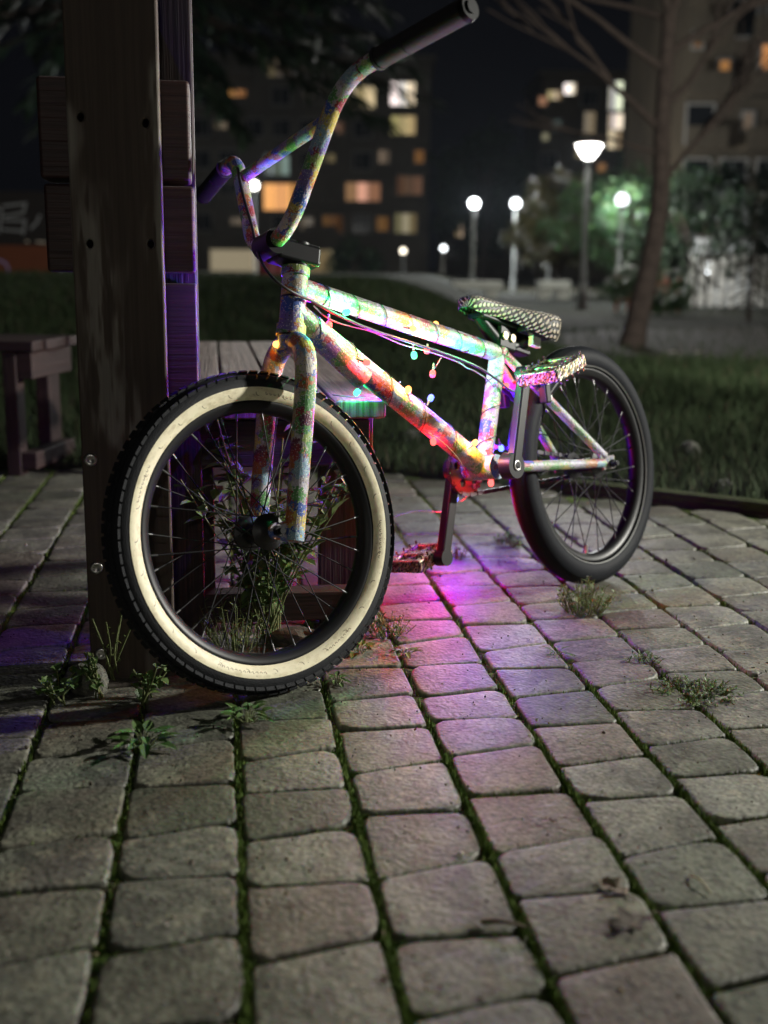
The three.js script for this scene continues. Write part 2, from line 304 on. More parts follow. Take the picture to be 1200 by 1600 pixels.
// lawn grass
{
  seed = 99; const g = new THREE.BufferGeometry();
  g.setAttribute('position', new THREE.Float32BufferAttribute([-0.5, 0, 0, 0.5, 0, 0, -0.35, 0.5, 0.12, 0.5, 0, 0, 0.35, 0.5, 0.12, -0.35, 0.5, 0.12, -0.35, 0.5, 0.12, 0.35, 0.5, 0.12, 0.1, 1, 0.42], 3)); g.computeVertexNormals();
  const pts = [];
  while (pts.length < 90000) {
    const z = -2.6 - 11.5 * rnd() ** 1.7, hw = -z * 0.36 + 0.3, x = rr(-hw, hw);
    if (z > farEdge(x) - (x > 0.4 ? 0.07 : 0.0)) continue;
    if (z < -9 && x > 1.5 && z > -14) { if (rnd() < 0.93) continue; }
    pts.push([x, z]);
  }
  const im = new THREE.InstancedMesh(g, std({ color: 0xffffff, roughness: 0.8, side: THREE.DoubleSide }), pts.length), d = new THREE.Object3D(), c = new THREE.Color();
  pts.forEach(([x, z], i) => { const k = clamp(-z / 4, 0.8, 2.2), patch = fbm(x * 0.12 + 9, z * 0.12 + 9, 16, 16, 3, 71); d.position.set(x, groundY(x, z) - 0.008, z); d.rotation.set(gauss() * 0.45, rr(0, 6.3), gauss() * 0.45); d.scale.set(0.0042 * k, rr(0.035, 0.10) * (0.55 + patch), rr(0.05, 0.09)); d.updateMatrix(); im.setMatrixAt(i, d.matrix);
    const t = rnd(); c.setRGB(mix(0.02, 0.04, t), mix(0.04, 0.066, t), mix(0.010, 0.02, t)); if (rnd() < 0.05) c.setRGB(0.09, 0.07, 0.04); im.setColorAt(i, c); });
  im.name = 'lawn_grass'; im.castShadow = im.receiveShadow = true; im.userData = { kind: 'stuff', label: 'short green lawn grass around the paving', category: 'grass' }; scene.add(im);
}

// ---------------------------------------------------------------- timber post of the shelter
const TURN = R(8.5);
const woodUV = (g, along, len) => { const p = g.attributes.position, uv = g.attributes.uv, n = g.attributes.normal, a = 'xyz'.indexOf(along); const o = rnd(), o2 = rnd(); for (let i = 0; i < p.count; i++) { const q = [p.getX(i), p.getY(i), p.getZ(i)], m = [Math.abs(n.getX(i)), Math.abs(n.getY(i)), Math.abs(n.getZ(i))]; let b = [0, 1, 2].filter(k => k !== a); const t = m[b[0]] > m[b[1]] ? b[1] : b[0]; uv.setXY(i, q[t] * 3.2 + o, q[a] * 0.9 + o2); } return g; };
const beam = (w, h, d, x, y, z, along = 'y', r = 0.003) => woodUV(box(w, h, d, x, y, z, r), along);
const washer = (x, y, z, r = 0.0095) => new THREE.LatheGeometry([[0.0001, 0.002], [r * 0.42, 0.002], [r * 0.5, 0.0045], [r * 0.85, 0.004], [r, 0.0015], [r, -0.004]].map(p => new THREE.Vector2(...p)), 18).rotateX(Math.PI / 2).translate(x, y, z);
{
  seed = 5; const t = thing('timber_post', 'weathered brown timber post with bolts and dark screw holes behind the front wheel', 'post', [-0.42, 0, -1.862], TURN);
  // front plank with drilled holes: a real shape with openings, 45 mm thick over a darker core
  const w = 0.136, h = 2.7, s = new THREE.Shape([[-w / 2, -0.02], [w / 2, -0.02], [w / 2, h], [-w / 2, h]].map(p => new THREE.Vector2(...p)));
  const holes = [[-0.048, 0.882], [0.047, 0.876], [-0.042, 0.698], [0.049, 0.699]];
  for (const [x, y] of holes) { const p = new THREE.Path(); p.absellipse(x, y, 0.0052, 0.0068, 0, Math.PI * 2, false); s.holes.push(p); }
  const g = new THREE.ExtrudeGeometry(s, { depth: 0.04, bevelEnabled: true, bevelThickness: 0.003, bevelSize: 0.003, bevelOffset: -0.003, bevelSegments: 2, curveSegments: 8 }); g.translate(0, 0, 0.022);
  woodUV(g, 'y'); mesh('front_plank', g, postWood, t);
  mesh('core', beam(w - 0.004, h, 0.05, 0, h / 2 - 0.02, -0.010), darkWood, t);
  for (const [x, y] of [[-0.054, 0.366], [-0.052, 0.19], [-0.05, 0.045]]) mesh('bolt', washer(x, y, 0.066, 0.0105), steel, t);
}
{
  seed = 6; const t = thing('shelter_frame', 'dark red stacked timber blocks and rear upright standing behind the weathered post', 'timber frame', [-0.44, 0, -1.95], TURN);
  const ys = [0.958, 0.797, 0.651];
  mesh('block', beam(0.236, ys[0] - ys[1] - 0.006, 0.095, 0, (ys[0] + ys[1]) / 2, 0, 'x', 0.006), redWood, t);
  mesh('block', beam(0.236, ys[1] - ys[2] - 0.008, 0.095, 0.004, (ys[1] + ys[2]) / 2, 0, 'x', 0.006), redWood, t);
  mesh('upright', beam(0.09, 2.7, 0.09, 0.078, 1.345, -0.098, 'y', 0.005), darkWood, t);
  mesh('lower_board', beam(0.2, 0.2, 0.04, 0.022, 0.538, -0.02, 'x', 0.004), redWood, t);
}
// ---------------------------------------------------------------- benches
function bench(label, pos, turn, L = 1.75, top = benchWood) {
  seed = 21; const t = thing('bench', label, 'bench', pos, turn, 'plank benches of the shelter');
  const W = 0.386, Y = 0.435;
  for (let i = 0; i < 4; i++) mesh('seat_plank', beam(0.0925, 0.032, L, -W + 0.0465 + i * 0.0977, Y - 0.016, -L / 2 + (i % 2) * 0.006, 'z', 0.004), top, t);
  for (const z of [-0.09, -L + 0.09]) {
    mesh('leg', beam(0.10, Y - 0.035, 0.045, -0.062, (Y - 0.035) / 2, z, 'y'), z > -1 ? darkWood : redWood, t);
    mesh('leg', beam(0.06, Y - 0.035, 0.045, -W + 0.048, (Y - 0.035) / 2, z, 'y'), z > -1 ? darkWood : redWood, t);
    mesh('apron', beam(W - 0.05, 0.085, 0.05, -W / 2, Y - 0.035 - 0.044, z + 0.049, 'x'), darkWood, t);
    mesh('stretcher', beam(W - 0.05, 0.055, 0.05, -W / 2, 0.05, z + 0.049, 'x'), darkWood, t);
  }
  return t;
}
bench('grey plank bench lit violet, standing right behind the front wheel', [0.0, 0, -2.06], TURN);
bench('plank bench with its seat darkened in place of shade, on the grass edge behind the timber post', [-1.07, 0, -4.02], R(84), 1.5, darkWood);  // dark wood on the seat stands in for the shade over this bench
// ---------------------------------------------------------------- painted board wall far off on the left
{
  const p0 = at(-160, 446, -14), p1 = at(80, 300, -14);
  const t = thing('graffiti_board', 'dark board fence panel with pale graffiti above an orange brown base', 'graffiti wall', [(p0.x + p1.x) / 2, p0.y, -14]);
  const w = p1.x - p0.x, h = p1.y - p0.y;
  const bt = canvasTex(1024, 620, (g, W, Hh) => {
    g.fillStyle = '#201c1a'; g.fillRect(0, 0, W, Hh); g.fillStyle = '#6d3a20'; g.fillRect(0, Hh * 0.56, W, Hh * 0.44);
    for (let k = 0; k < 900; k++) { g.fillStyle = rnd() < 0.5 ? 'rgba(20,12,8,0.15)' : 'rgba(150,100,70,0.10)'; g.fillRect(rnd() * W, rnd() * Hh, rr(4, 60), rr(1, 5)); }
    g.strokeStyle = '#8d8f90'; g.lineWidth = 16; g.lineCap = 'round';
    const X = q => (q + 160) / 240 * W, Y = q => (q - 300) / 146 * Hh;
    const ln = (...p) => { g.beginPath(); p.forEach((q, i) => i ? g.lineTo(X(q[0]), Y(q[1])) : g.moveTo(X(q[0]), Y(q[1]))); g.stroke(); };
    ln([-60, 326], [-14, 320]); ln([-40, 324], [-46, 366]); ln([-10, 318], [6, 330], [0, 362]); ln([8, 322], [42, 318], [38, 332], [10, 338]); ln([10, 344], [40, 344], [36, 364]); ln([6, 358], [34, 360]); ln([48, 356], [58, 346], [62, 336]);
    g.lineWidth = 12; g.strokeStyle = '#d8ccb8'; ln([40, 376], [43, 376]); ln([56, 376], [69, 377]);
    g.strokeStyle = '#9d8fc0'; g.lineWidth = 14; g.beginPath(); g.arc(X(-4), Y(420), 62, -1.9, 1.7); g.stroke();
  });
  mesh('board', new THREE.BoxGeometry(w, h, 0.06).translate(0, h / 2, 0), std({ map: bt, roughness: 0.8 }), t);
  for (const x of [-w / 2 - 0.04, w / 2 + 0.04]) mesh('fence_post', box(0.08, h + 0.1, 0.1, x, h / 2 + 0.02, 0, 0.01), darkWood, t);
}

// ---------------------------------------------------------------- the BMX bicycle (local axes: x forward, y up, z to its right)
const bike = thing('bmx_bicycle', 'BMX bicycle with paint splattered frame, leaning on the bench and wrapped in fairy lights', 'bicycle', [0.4696, 0, -2.4293]);
bike.rotation.order = 'YXZ'; bike.rotation.set(R(10.11), R(-132.607), 0); bike.updateMatrixWorld(true);
const bikeInv = bike.matrixWorld.clone().invert();
function bl(px, py, z) { const o = camera.position.clone().applyMatrix4(bikeInv), d = ray(px, py).transformDirection(bikeInv); return o.addScaledVector(d, (z - o.z) / d.z); }
const RT = 0.2585, TH = R(74.603);
const U = V(-Math.cos(TH), Math.sin(TH), 0), N = V(Math.sin(TH), Math.cos(TH), 0), Z = V(0, 0, 1);
const FA = V(0.9318, RT, 0), P0 = FA.clone().addScaledVector(N, -0.0305), BB = V(0.3543, 0.2943, 0);
const S1 = 0.3277, HL = 0.1135, onU = s => P0.clone().addScaledVector(U, s);
const HB = onU(S1), HT = onU(S1 + HL);
const steerQ = new THREE.Quaternion().setFromAxisAngle(U, R(-11.056)), barQ = new THREE.Quaternion().setFromAxisAngle(U, R(-13.8));
function steered(name, q) { const o = sub(name, bike); o.position.copy(P0); o.quaternion.copy(q); return o; }
const sp = (u, n, z = 0) => V().addScaledVector(U, u).addScaledVector(N, n).addScaledVector(Z, z);   // in the steered frame
const ring = (p, dir, r, w, seg = 24) => cyl(p.clone().addScaledVector(dir, -w / 2), p.clone().addScaledVector(dir, w / 2), r, r, seg);

// frame
mesh('head_tube', [cyl(HB, HT, 0.0212), ring(onU(S1 + 0.008), U, 0.0245, 0.018), ring(onU(S1 + HL - 0.007), U, 0.0235, 0.014)], paintDull, bike);
const TT0 = V(0.7935, 0.6465, 0), TT1 = V(0.266, 0.512, 0), DT0 = V(0.808, 0.606, 0), ST1 = V(0.2635, 0.522, 0);
mesh('top_tube', cyl(TT0, TT1, 0.0172), paint, bike);
mesh('down_tube', cyl(DT0, V(0.362, 0.300, 0), 0.0212, 0.0212, 24), paint, bike);
mesh('gusset', cyl(DT0.clone().add(V(-0.04, -0.028, 0)), V(0.66, 0.488, 0), 0.0224, 0.0214, 24), paint, bike);
mesh('seat_tube', [cyl(BB, ST1, 0.0165), ring(V(0.2665, 0.5145, 0), V(-0.371, 0.929, 0), 0.0195, 0.014)], paint, bike);
mesh('bottom_bracket', [cyl(BB.clone().setZ(-0.036), BB.clone().setZ(0.036), 0.024, 0.024, 28)], paint, bike);
for (const s of [-1, 1]) {
  mesh('chain_stay', cyl(V(0.345, 0.292, s * 0.023), V(0.022, 0.262, s * 0.0595), 0.0115, 0.0098), paint, bike);
  mesh('seat_stay', cyl(V(0.262, 0.507, s * 0.013), V(0.018, 0.276, s * 0.0605), 0.0098, 0.0092), paint, bike);
  mesh('dropout', [box(0.046, 0.028, 0.006, 0.006, 0.2615, s * 0.0615, 0.002), box(0.03, 0.024, 0.0055, 0.022, 0.272, s * 0.0612, 0.002).applyMatrix4(new THREE.Matrix4().makeTranslation(0, 0, 0))], paint, bike);
  mesh('axle_nut', [new THREE.CylinderGeometry(0.0085, 0.0085, 0.009, 6).rotateX(Math.PI / 2).translate(0, RT, s * 0.0695), cyl(V(0, RT, s * 0.064), V(0, RT, s * 0.082), 0.0048)], blackAlloy, bike);
}
mesh('stay_bridge', cyl(V(0.2, 0.449, -0.026), V(0.2, 0.449, 0.026), 0.007), paint, bike);

// fork
{
  const f = steered('fork', steerQ);
  const leg = s => tube([sp(S1 - 0.012, 0, s * 0.004), sp(S1 - 0.018, 0, s * 0.026), sp(S1 - 0.036, 0, s * 0.047), sp(S1 - 0.075, 0, s * 0.0578), sp(0.2, 0, s * 0.0595), sp(0.1, 0, s * 0.0595), sp(-0.012, 0.0, s * 0.059)], t => mix(0.0182, 0.0158, t), 60, 20);
  for (const s of [-1, 1]) { mesh('fork_leg', [leg(s), cyl(sp(-0.006, 0, s * 0.059), sp(-0.0135, 0, s * 0.059), 0.0157, 0.013)], paintDull, f); mesh('fork_dropout', [cyl(sp(0.012, 0.012, s * 0.056), sp(0.004, 0.031, s * 0.0555), 0.0075, 0.0075, 8), cyl(sp(-0.01, 0.01, s * 0.056), sp(-0.003, 0.031, s * 0.0555), 0.0065, 0.0065, 8), cyl(sp(0, 0.0305, s * 0.0525), sp(0, 0.0305, s * 0.0585), 0.0135)], paintDull, f); }
  mesh('crown', [cyl(sp(S1 - 0.026, 0), sp(S1 - 0.003, 0), 0.0205, 0.0205)], paintDull, f);
  mesh('headset_ring', cyl(sp(S1 - 0.0035, 0), sp(S1 + 0.0005, 0), 0.0236), blackAlloy, f);
}
// wheels
const knobGeo = () => {
  const a = [], n = 84;
  for (let i = 0; i < n; i++) for (const [ang, wd, ln, off, h] of [[-0.98, 0.0105, 0.0150, 0.0, 0.0032], [-0.40, 0.0110, 0.0150, 0.5, 0.0030], [0.40, 0.0110, 0.0150, 0.5, 0.0030], [0.98, 0.0105, 0.0150, 0.0, 0.0032]]) {
    const g = box(ln, h, wd, 0, 0, 0); const p = g.attributes.position;
    for (let k = 0; k < p.count; k++) if (p.getY(k) > 0) { p.setX(k, p.getX(k) * 0.86); p.setZ(k, p.getZ(k) * 0.86); }
    g.computeVertexNormals(); g.rotateX(-ang * 1.0); const rr0 = 0.0262; g.translate(0, RT - 0.0300 + rr0 * Math.cos(ang) + 0.0008, -0 + rr0 * Math.sin(ang)); g.rotateZ((i + off) / n * Math.PI * 2); a.push(g);
  }
  return a;
};
function arcProfile(rc, r, a0, a1, n, zs = 1) { const o = []; for (let i = 0; i <= n; i++) { const a = mix(a0, a1, i / n); o.push([rc + r * Math.cos(a), r * Math.sin(a) * zs]); } return o; }
function spokes(w, hubR, rimR, fl, mat) {
  for (let i = 0; i < 36; i++) {
    const s = i % 2 ? 1 : -1, j = i >> 1, base = j / 18 * Math.PI * 2 + (s > 0 ? Math.PI / 18 : 0), lead = (j % 2 ? 1 : -1) * 0.92, rimA = base + (j % 2 ? 0.02 : -0.02);
    const a = V(Math.cos(base + lead) * hubR, Math.sin(base + lead) * hubR, s * fl), b = V(Math.cos(rimA) * rimR, Math.sin(rimA) * rimR, s * 0.004);
    const sp0 = mesh('spoke', [cyl(a, b, 0.0011, 0.0011, 6, true)], mat, w);
    if (i === 0) sp0.name = 'spoke'; else sp0.name = 'spoke_' + String(i).padStart(3, '0');
    const c = b.clone().lerp(a, 0.075); mesh('nipple', cyl(c, b, 0.0018, 0.0018, 6), nippleMat, w);
  }
}
const rimProfile = [[0.2075, -0.0165], [0.2085, -0.0172], [0.2082, -0.0185], [0.2035, -0.0178], [0.196, -0.014], [0.1915, -0.008], [0.1905, 0], [0.1915, 0.008], [0.196, 0.014], [0.2035, 0.0178], [0.2082, 0.0185], [0.2085, 0.0172], [0.2075, 0.0165]];
const nippleMat = std({ color: lin(0.16, 0.16, 0.16), roughness: 0.4, metalness: 0.7 });
const hubMat = std({ color: lin(0.01, 0.01, 0.011), roughness: 0.42, metalness: 0.2 });
function hub(w, half, fr) { mesh('hub', latheZ([[0.001, -half], [0.0065, -half], [0.0068, -fr - 0.012], [0.017, -fr - 0.008], [0.0185, -fr - 0.003], [0.029, -fr - 0.002], [0.029, -fr + 0.002], [0.019, -fr + 0.004], [0.0155, -fr + 0.012], [0.0155, fr - 0.012], [0.019, fr - 0.004], [0.029, fr - 0.002], [0.029, fr + 0.002], [0.0185, fr + 0.003], [0.017, fr + 0.008], [0.0068, fr + 0.012], [0.0065, half], [0.001, half]], 36), hubMat, w); }
{
  const w = sub('front_wheel', bike); w.quaternion.copy(steerQ); w.position.copy(P0).add(sp(0, 0.0305).applyQuaternion(steerQ));
  const RC = RT - 0.0300, rr1 = 0.0262;
  mesh('tyre', [latheZ(arcProfile(RC, rr1, -2.42, 2.42, 30), 120), ...knobGeo()], rubber, w);
  // cream sidewall with faint moulded lettering and scuffs
  const wwTex = canvasTex(2048, 64, (g, W, Hh) => {
    g.fillStyle = '#ebe2c2'; g.fillRect(0, 0, W, Hh);
    for (let k = 0; k < 900; k++) { g.fillStyle = ['rgba(150,132,96,0.10)', 'rgba(110,96,70,0.08)', 'rgba(245,236,205,0.16)'][k % 3]; g.beginPath(); g.arc(rnd() * W, rnd() * Hh, rr(1, 11), 0, 7); g.fill(); }
    g.lineCap = 'round';
    const scribble = (x0, n, st, amp, y0) => { g.strokeStyle = 'rgba(96,82,60,0.75)'; g.lineWidth = 2; for (let k = 0; k < n; k++) { const x = x0 + k * st; g.beginPath(); g.moveTo(x, y0 + amp * (k % 3 ? 0.6 : 1)); g.quadraticCurveTo(x + st * 0.2, y0 - amp, x + st * 0.55, y0 + amp * 0.4); g.stroke(); } };
    scribble(630, 9, 10, 9, 34); scribble(1080, 9, 11, 10, 32); scribble(1560, 9, 11, 10, 32); scribble(60, 12, 11, 9, 34); scribble(1850, 9, 10, 8, 36);
    for (let k = 0; k < 28; k++) { const x = k / 28 * W + 30; g.strokeStyle = 'rgba(84,72,52,0.8)'; g.lineWidth = 1.8; g.beginPath(); g.moveTo(x, 40); g.quadraticCurveTo(x + 1, 24, x + 9, 23); g.stroke(); }
    for (let k = 0; k < 70; k++) { g.fillStyle = 'rgba(70,60,45,0.5)'; g.fillRect(rnd() * W, rr(8, 56), rr(1, 3), rr(1, 3)); }
  });
  const wwMat = std({ map: wwTex, roughness: 0.55 });
  mesh('sidewall', latheZ(arcProfile(RC, rr1 + 0.0007, -1.55, -2.38, 14), 120), wwMat, w);
  mesh('sidewall', latheZ(arcProfile(RC, rr1 + 0.0007, 2.38, 1.55, 14), 120), wwMat, w);
  mesh('rim', latheZ(rimProfile, 120), blackAlloy, w);
  hub(w, 0.052, 0.030); spokes(w, 0.026, 0.1925, 0.030, spokeMat);
  for (const s of [-1, 1]) mesh('axle_nut', [new THREE.CylinderGeometry(0.0088, 0.0088, 0.009, 6).rotateX(Math.PI / 2).translate(0, 0, s * 0.0635), cyl(V(0, 0, s * 0.06), V(0, 0, s * 0.076), 0.0048)], blackAlloy, w);
}
{
  const w = sub('rear_wheel', bike); w.position.set(0, RT, 0); w.rotation.z = 0.11;
  const RC = RT - 0.0285, r = 0.0285, prof = arcProfile(RC, r, -2.3, 2.3, 36).map(([a, b]) => { const g = [-0.0165, -0.009, 0.009, 0.0165].some(q => Math.abs(b - q) < 0.0011) && a > RC; return [a - (g ? 0.0012 : 0), b]; });
  mesh('tyre', [latheZ(prof, 120)], rubberSlick, w);
  mesh('bead_line', [latheZ(arcProfile(RC, r + 0.0004, -2.16, -2.26, 3), 120), latheZ(arcProfile(RC, r + 0.0004, 2.26, 2.16, 3), 120)], std({ color: lin(0.16, 0.16, 0.155), roughness: 0.45 }), w);
  mesh('rim', latheZ(rimProfile, 120), blackAlloy, w);
  hub(w, 0.056, 0.032); spokes(w, 0.026, 0.1925, 0.032, spokeMat);
  mesh('valve_cap', cyl(V(0.02, -0.19, -0.006), V(0.019, -0.172, -0.006), 0.0035), steel, w);
  mesh('cog', cyl(V(0, 0, 0.040), V(0, 0, 0.0445), 0.02, 0.02, 18), blackAlloy, w);
}
// stem and handlebar
{
  const b0 = S1 + HL + 0.0281, C = n => sp(b0, n);
  const st = steered('stem', barQ);
  const M = new THREE.Matrix4().makeBasis(N, U, Z.clone().multiplyScalar(1)), blk = (w, h, d, n, u, z, r) => { const g = box(w, h, d, n, u, z, r); return g.applyMatrix4(M); };
  mesh('stem_body', [blk(0.078, 0.034, 0.05, 0.006, b0 - 0.008, 0, 0.006), cyl(sp(b0 - 0.028, 0), sp(b0 + 0.012, 0), 0.0225), cyl(sp(b0, 0.0497, -0.0262), sp(b0, 0.0497, 0.0262), 0.0212)], blackSatin, st);
  for (const z of [-0.0165, -0.0055, 0.0055, 0.0165]) mesh('rib', blk(0.06, 0.0035, 0.0045, -0.002, b0 + 0.0105, z, 0.0012), blackSatin, st);
  for (const [u, z] of [[b0 - 0.001, -0.0135], [b0 - 0.016, -0.0135], [b0 - 0.001, 0.0135], [b0 - 0.016, 0.0135]]) mesh('bolt', [new THREE.TorusGeometry(0.0042, 0.0013, 8, 16).rotateY(Math.PI / 2).translate(-0.0335, u, z).applyMatrix4(M)], steel, st);
  mesh('spacer', cyl(sp(S1 + HL + 0.0005, 0), sp(b0 - 0.0265, 0), 0.0225), blackAlloy, st);
  const h = steered('handlebar', barQ);
  const ti = R(-2.53), UU = s => [Math.cos(ti) * s, Math.sin(ti) * s];        // rise direction in (u, n)
  const bp = (rise, back, z) => { const ru = Math.cos(ti) * rise + Math.sin(ti) * back, rn = Math.sin(ti) * rise - Math.cos(ti) * back; return sp(b0 + ru, 0.0497 + rn, z); };
  const fil = (pts, rad) => { const o = [pts[0]]; for (let i = 1; i < pts.length - 1; i++) { const p = pts[i], a = pts[i - 1].clone().sub(p), b = pts[i + 1].clone().sub(p), k = Math.min(rad[i - 1], a.length() * 0.48, b.length() * 0.48); a.normalize(); b.normalize(); const A = p.clone().addScaledVector(a, k), B = p.clone().addScaledVector(b, k); for (let j = 0; j <= 8; j++) { const t = j / 8; o.push(A.clone().multiplyScalar((1 - t) ** 2).addScaledVector(p, 2 * t * (1 - t)).addScaledVector(B, t * t)); } } o.push(pts[pts.length - 1]); return o; };
  const end = s => bp(0.232, 0.046, s * 0.44), bend = s => bp(0.2145, 0, s * 0.188), low = s => bp(0, 0, s * 0.056);
  mesh('bar_tube', tube(fil([end(-1), bend(-1), low(-1), low(1), bend(1), end(1)], [0.06, 0.085, 0.085, 0.06]), 0.0132, 160, 16, false, 0.5), paintDull, h);
  const xl = s => bp(0.2145 * 0.75, 0, s * (0.056 + 0.132 * 0.75 - 0.004));
  mesh('crossbar', cyl(xl(-1), xl(1), 0.0105), paintDull, h);
  for (const s of [-1, 1]) {
    const e = end(s), d = bend(s).sub(e).normalize(), g0 = e.clone().addScaledVector(d, 0.006), g1 = e.clone().addScaledVector(d, 0.178);
    const grip = sub('grip', h);
    mesh('grip_sleeve', [cyl(g0, g1, 0.0170, 0.0162, 26), ring(g1, d, 0.0176, 0.006), ring(e.clone().addScaledVector(d, 0.12), d, 0.0172, 0.003)], rubber, grip);
    mesh('end_plug', [cyl(e.clone().addScaledVector(d, -0.003), g0, 0.0165, 0.0182, 20), ring(e.clone().addScaledVector(d, -0.004), d, 0.009, 0.004)], blackSatin, grip);
  }
}
// cranks, pedals, sprocket, chain
const ca = R(21), crankDir = V(-Math.sin(ca), Math.cos(ca), 0);
const glitter = (() => { seed = 4; const cells = []; for (let i = 0; i < 1600; i++) { const h = rnd() < 0.62 ? rr(0.07, 0.15) : rnd(), c = new THREE.Color().setHSL(h, rr(0.05, 0.38), rr(0.06, 0.72)); cells.push([c.r, c.g, c.b]); }
  const m = tex(256, 256, (u, v) => cells[(Math.floor(u * 40) * 40 + Math.floor(v * 40)) % 1600], true, 9, 9), b = tex(256, 256, (u, v) => H(Math.floor(u * 40), Math.floor(v * 40), 5), false, 9, 9);
  return std({ map: m, bumpMap: b, bumpScale: 0.0015, roughness: 0.28, metalness: 0.55 }); })();
for (const s of [-1, 1]) {
  const L = s < 0 ? 0.182 : 0.178, e = crankDir.clone().multiplyScalar(-s * L), c0 = BB.clone().setZ(s * 0.071), c1 = c0.clone().add(e), k = mesh('crank_arm', (() => {
    const g = box(0.0255, L + 0.012, 0.0205, 0, 0, 0, 0.005); g.rotateZ(s < 0 ? ca : ca); g.translate((c0.x + c1.x) / 2, (c0.y + c1.y) / 2, s * 0.074);
    return [g, cyl(BB.clone().setZ(s * 0.056), BB.clone().setZ(s * 0.082), 0.026, 0.0245, 28), cyl(V(c1.x, c1.y, s * 0.0625), V(c1.x, c1.y, s * 0.0855), 0.0165, 0.0165, 20)];
  })(), blackAlloy, bike);
  mesh('spindle_bolt', [new THREE.TorusGeometry(0.0085, 0.002, 8, 20).translate(BB.x, BB.y, s * 0.0828)], steel, k);
  const p = sub('pedal', bike); p.position.copy(c1).setZ(s * 0.137); p.rotation.z = s < 0 ? R(-14) : R(-12); p.scale.y = 1.25;
  const uvm = g => { const P = g.attributes.position, q = g.attributes.uv; for (let i = 0; i < P.count; i++) q.setXY(i, P.getX(i) + P.getY(i), P.getZ(i) + P.getY(i) * 0.7); return g; };
  mesh('platform', [box(0.104, 0.02, 0.017, 0, 0, -0.0385, 0.003), box(0.104, 0.02, 0.017, 0, 0, 0.0385, 0.003), box(0.014, 0.02, 0.066, 0.045, 0, 0, 0.003), box(0.014, 0.02, 0.066, -0.045, 0, 0, 0.003), box(0.024, 0.0185, 0.066, 0, 0, 0, 0.003), box(0.09, 0.015, 0.011, 0, 0, 0, 0.002)].map(uvm), glitter, p);
  const pins = []; for (const x of [-0.046, -0.026, -0.006, 0.016, 0.036]) for (const z of [-0.041, 0.041]) for (const y of [-0.0125, 0.0125]) pins.push(new THREE.CylinderGeometry(0.002, 0.002, 0.006, 6).translate(x, y, z));
  mesh('pins', pins.map(uvm), glitter, p);
  mesh('pedal_axle', cyl(V(0, 0, -s * 0.056), V(0, 0, -s * 0.03), 0.0068), steel, p);
}
{
  const sh = new THREE.Shape(), T = 26; for (let i = 0; i < T * 4; i++) { const a = i / (T * 4) * Math.PI * 2, r = [0.0475, 0.0478, 0.0525, 0.0525][i % 4]; i ? sh.lineTo(r * Math.cos(a), r * Math.sin(a)) : sh.moveTo(r * Math.cos(a), r * Math.sin(a)); }
  for (let k = 0; k < 5; k++) { const a = k / 5 * Math.PI * 2 + 0.3, q = new THREE.Path(); q.absarc(0.031 * Math.cos(a), 0.031 * Math.sin(a), 0.0085, 0, Math.PI * 2); sh.holes.push(q); }
  mesh('sprocket', new THREE.ExtrudeGeometry(sh, { depth: 0.005, bevelEnabled: true, bevelSize: 0.0006, bevelThickness: 0.0006, bevelSegments: 1 }).translate(BB.x, BB.y, 0.0405), std({ color: lin(0.10, 0.055, 0.045), roughness: 0.5, metalness: 0.5 }), bike);
  mesh('sprocket_bolt', cyl(V(BB.x - 0.012, BB.y - 0.036, 0.036), V(BB.x - 0.012, BB.y - 0.036, 0.05), 0.005, 0.005, 12), steel, bike);
  // chain of outer plates: upper and lower run and the wraps
  const links = [], pts = [], zc = 0.043, rS = 0.0515, rC = 0.0225;
  for (let i = 0; i <= 14; i++) { const a = mix(1.62, -1.62, i / 14); pts.push([BB.x + rS * Math.cos(a), BB.y + rS * Math.sin(a)]); }
  for (let i = 0; i <= 8; i++) { const a = mix(-1.62, -4.66, i / 8); pts.push([rC * Math.cos(a), RT + rC * Math.sin(a)]); }
  const cv = new THREE.CatmullRomCurve3(pts.map(p => V(p[0], p[1], zc)), true, 'catmullrom', 0.02), n = Math.round(cv.getLength() / 0.0127);
  for (let i = 0; i < n; i++) { const a = cv.getPointAt(i / n), b = cv.getPointAt(((i + 1) % n) / n), d = b.clone().sub(a), g = box(d.length() * 0.97, i % 2 ? 0.0082 : 0.0066, i % 2 ? 0.0088 : 0.005, 0, 0, 0); g.rotateZ(Math.atan2(d.y, d.x)); g.translate((a.x + b.x) / 2, (a.y + b.y) / 2, zc); links.push(g); }
  mesh('chain', links, std({ color: lin(0.07, 0.065, 0.07), roughness: 0.4, metalness: 0.8 }), bike);
}
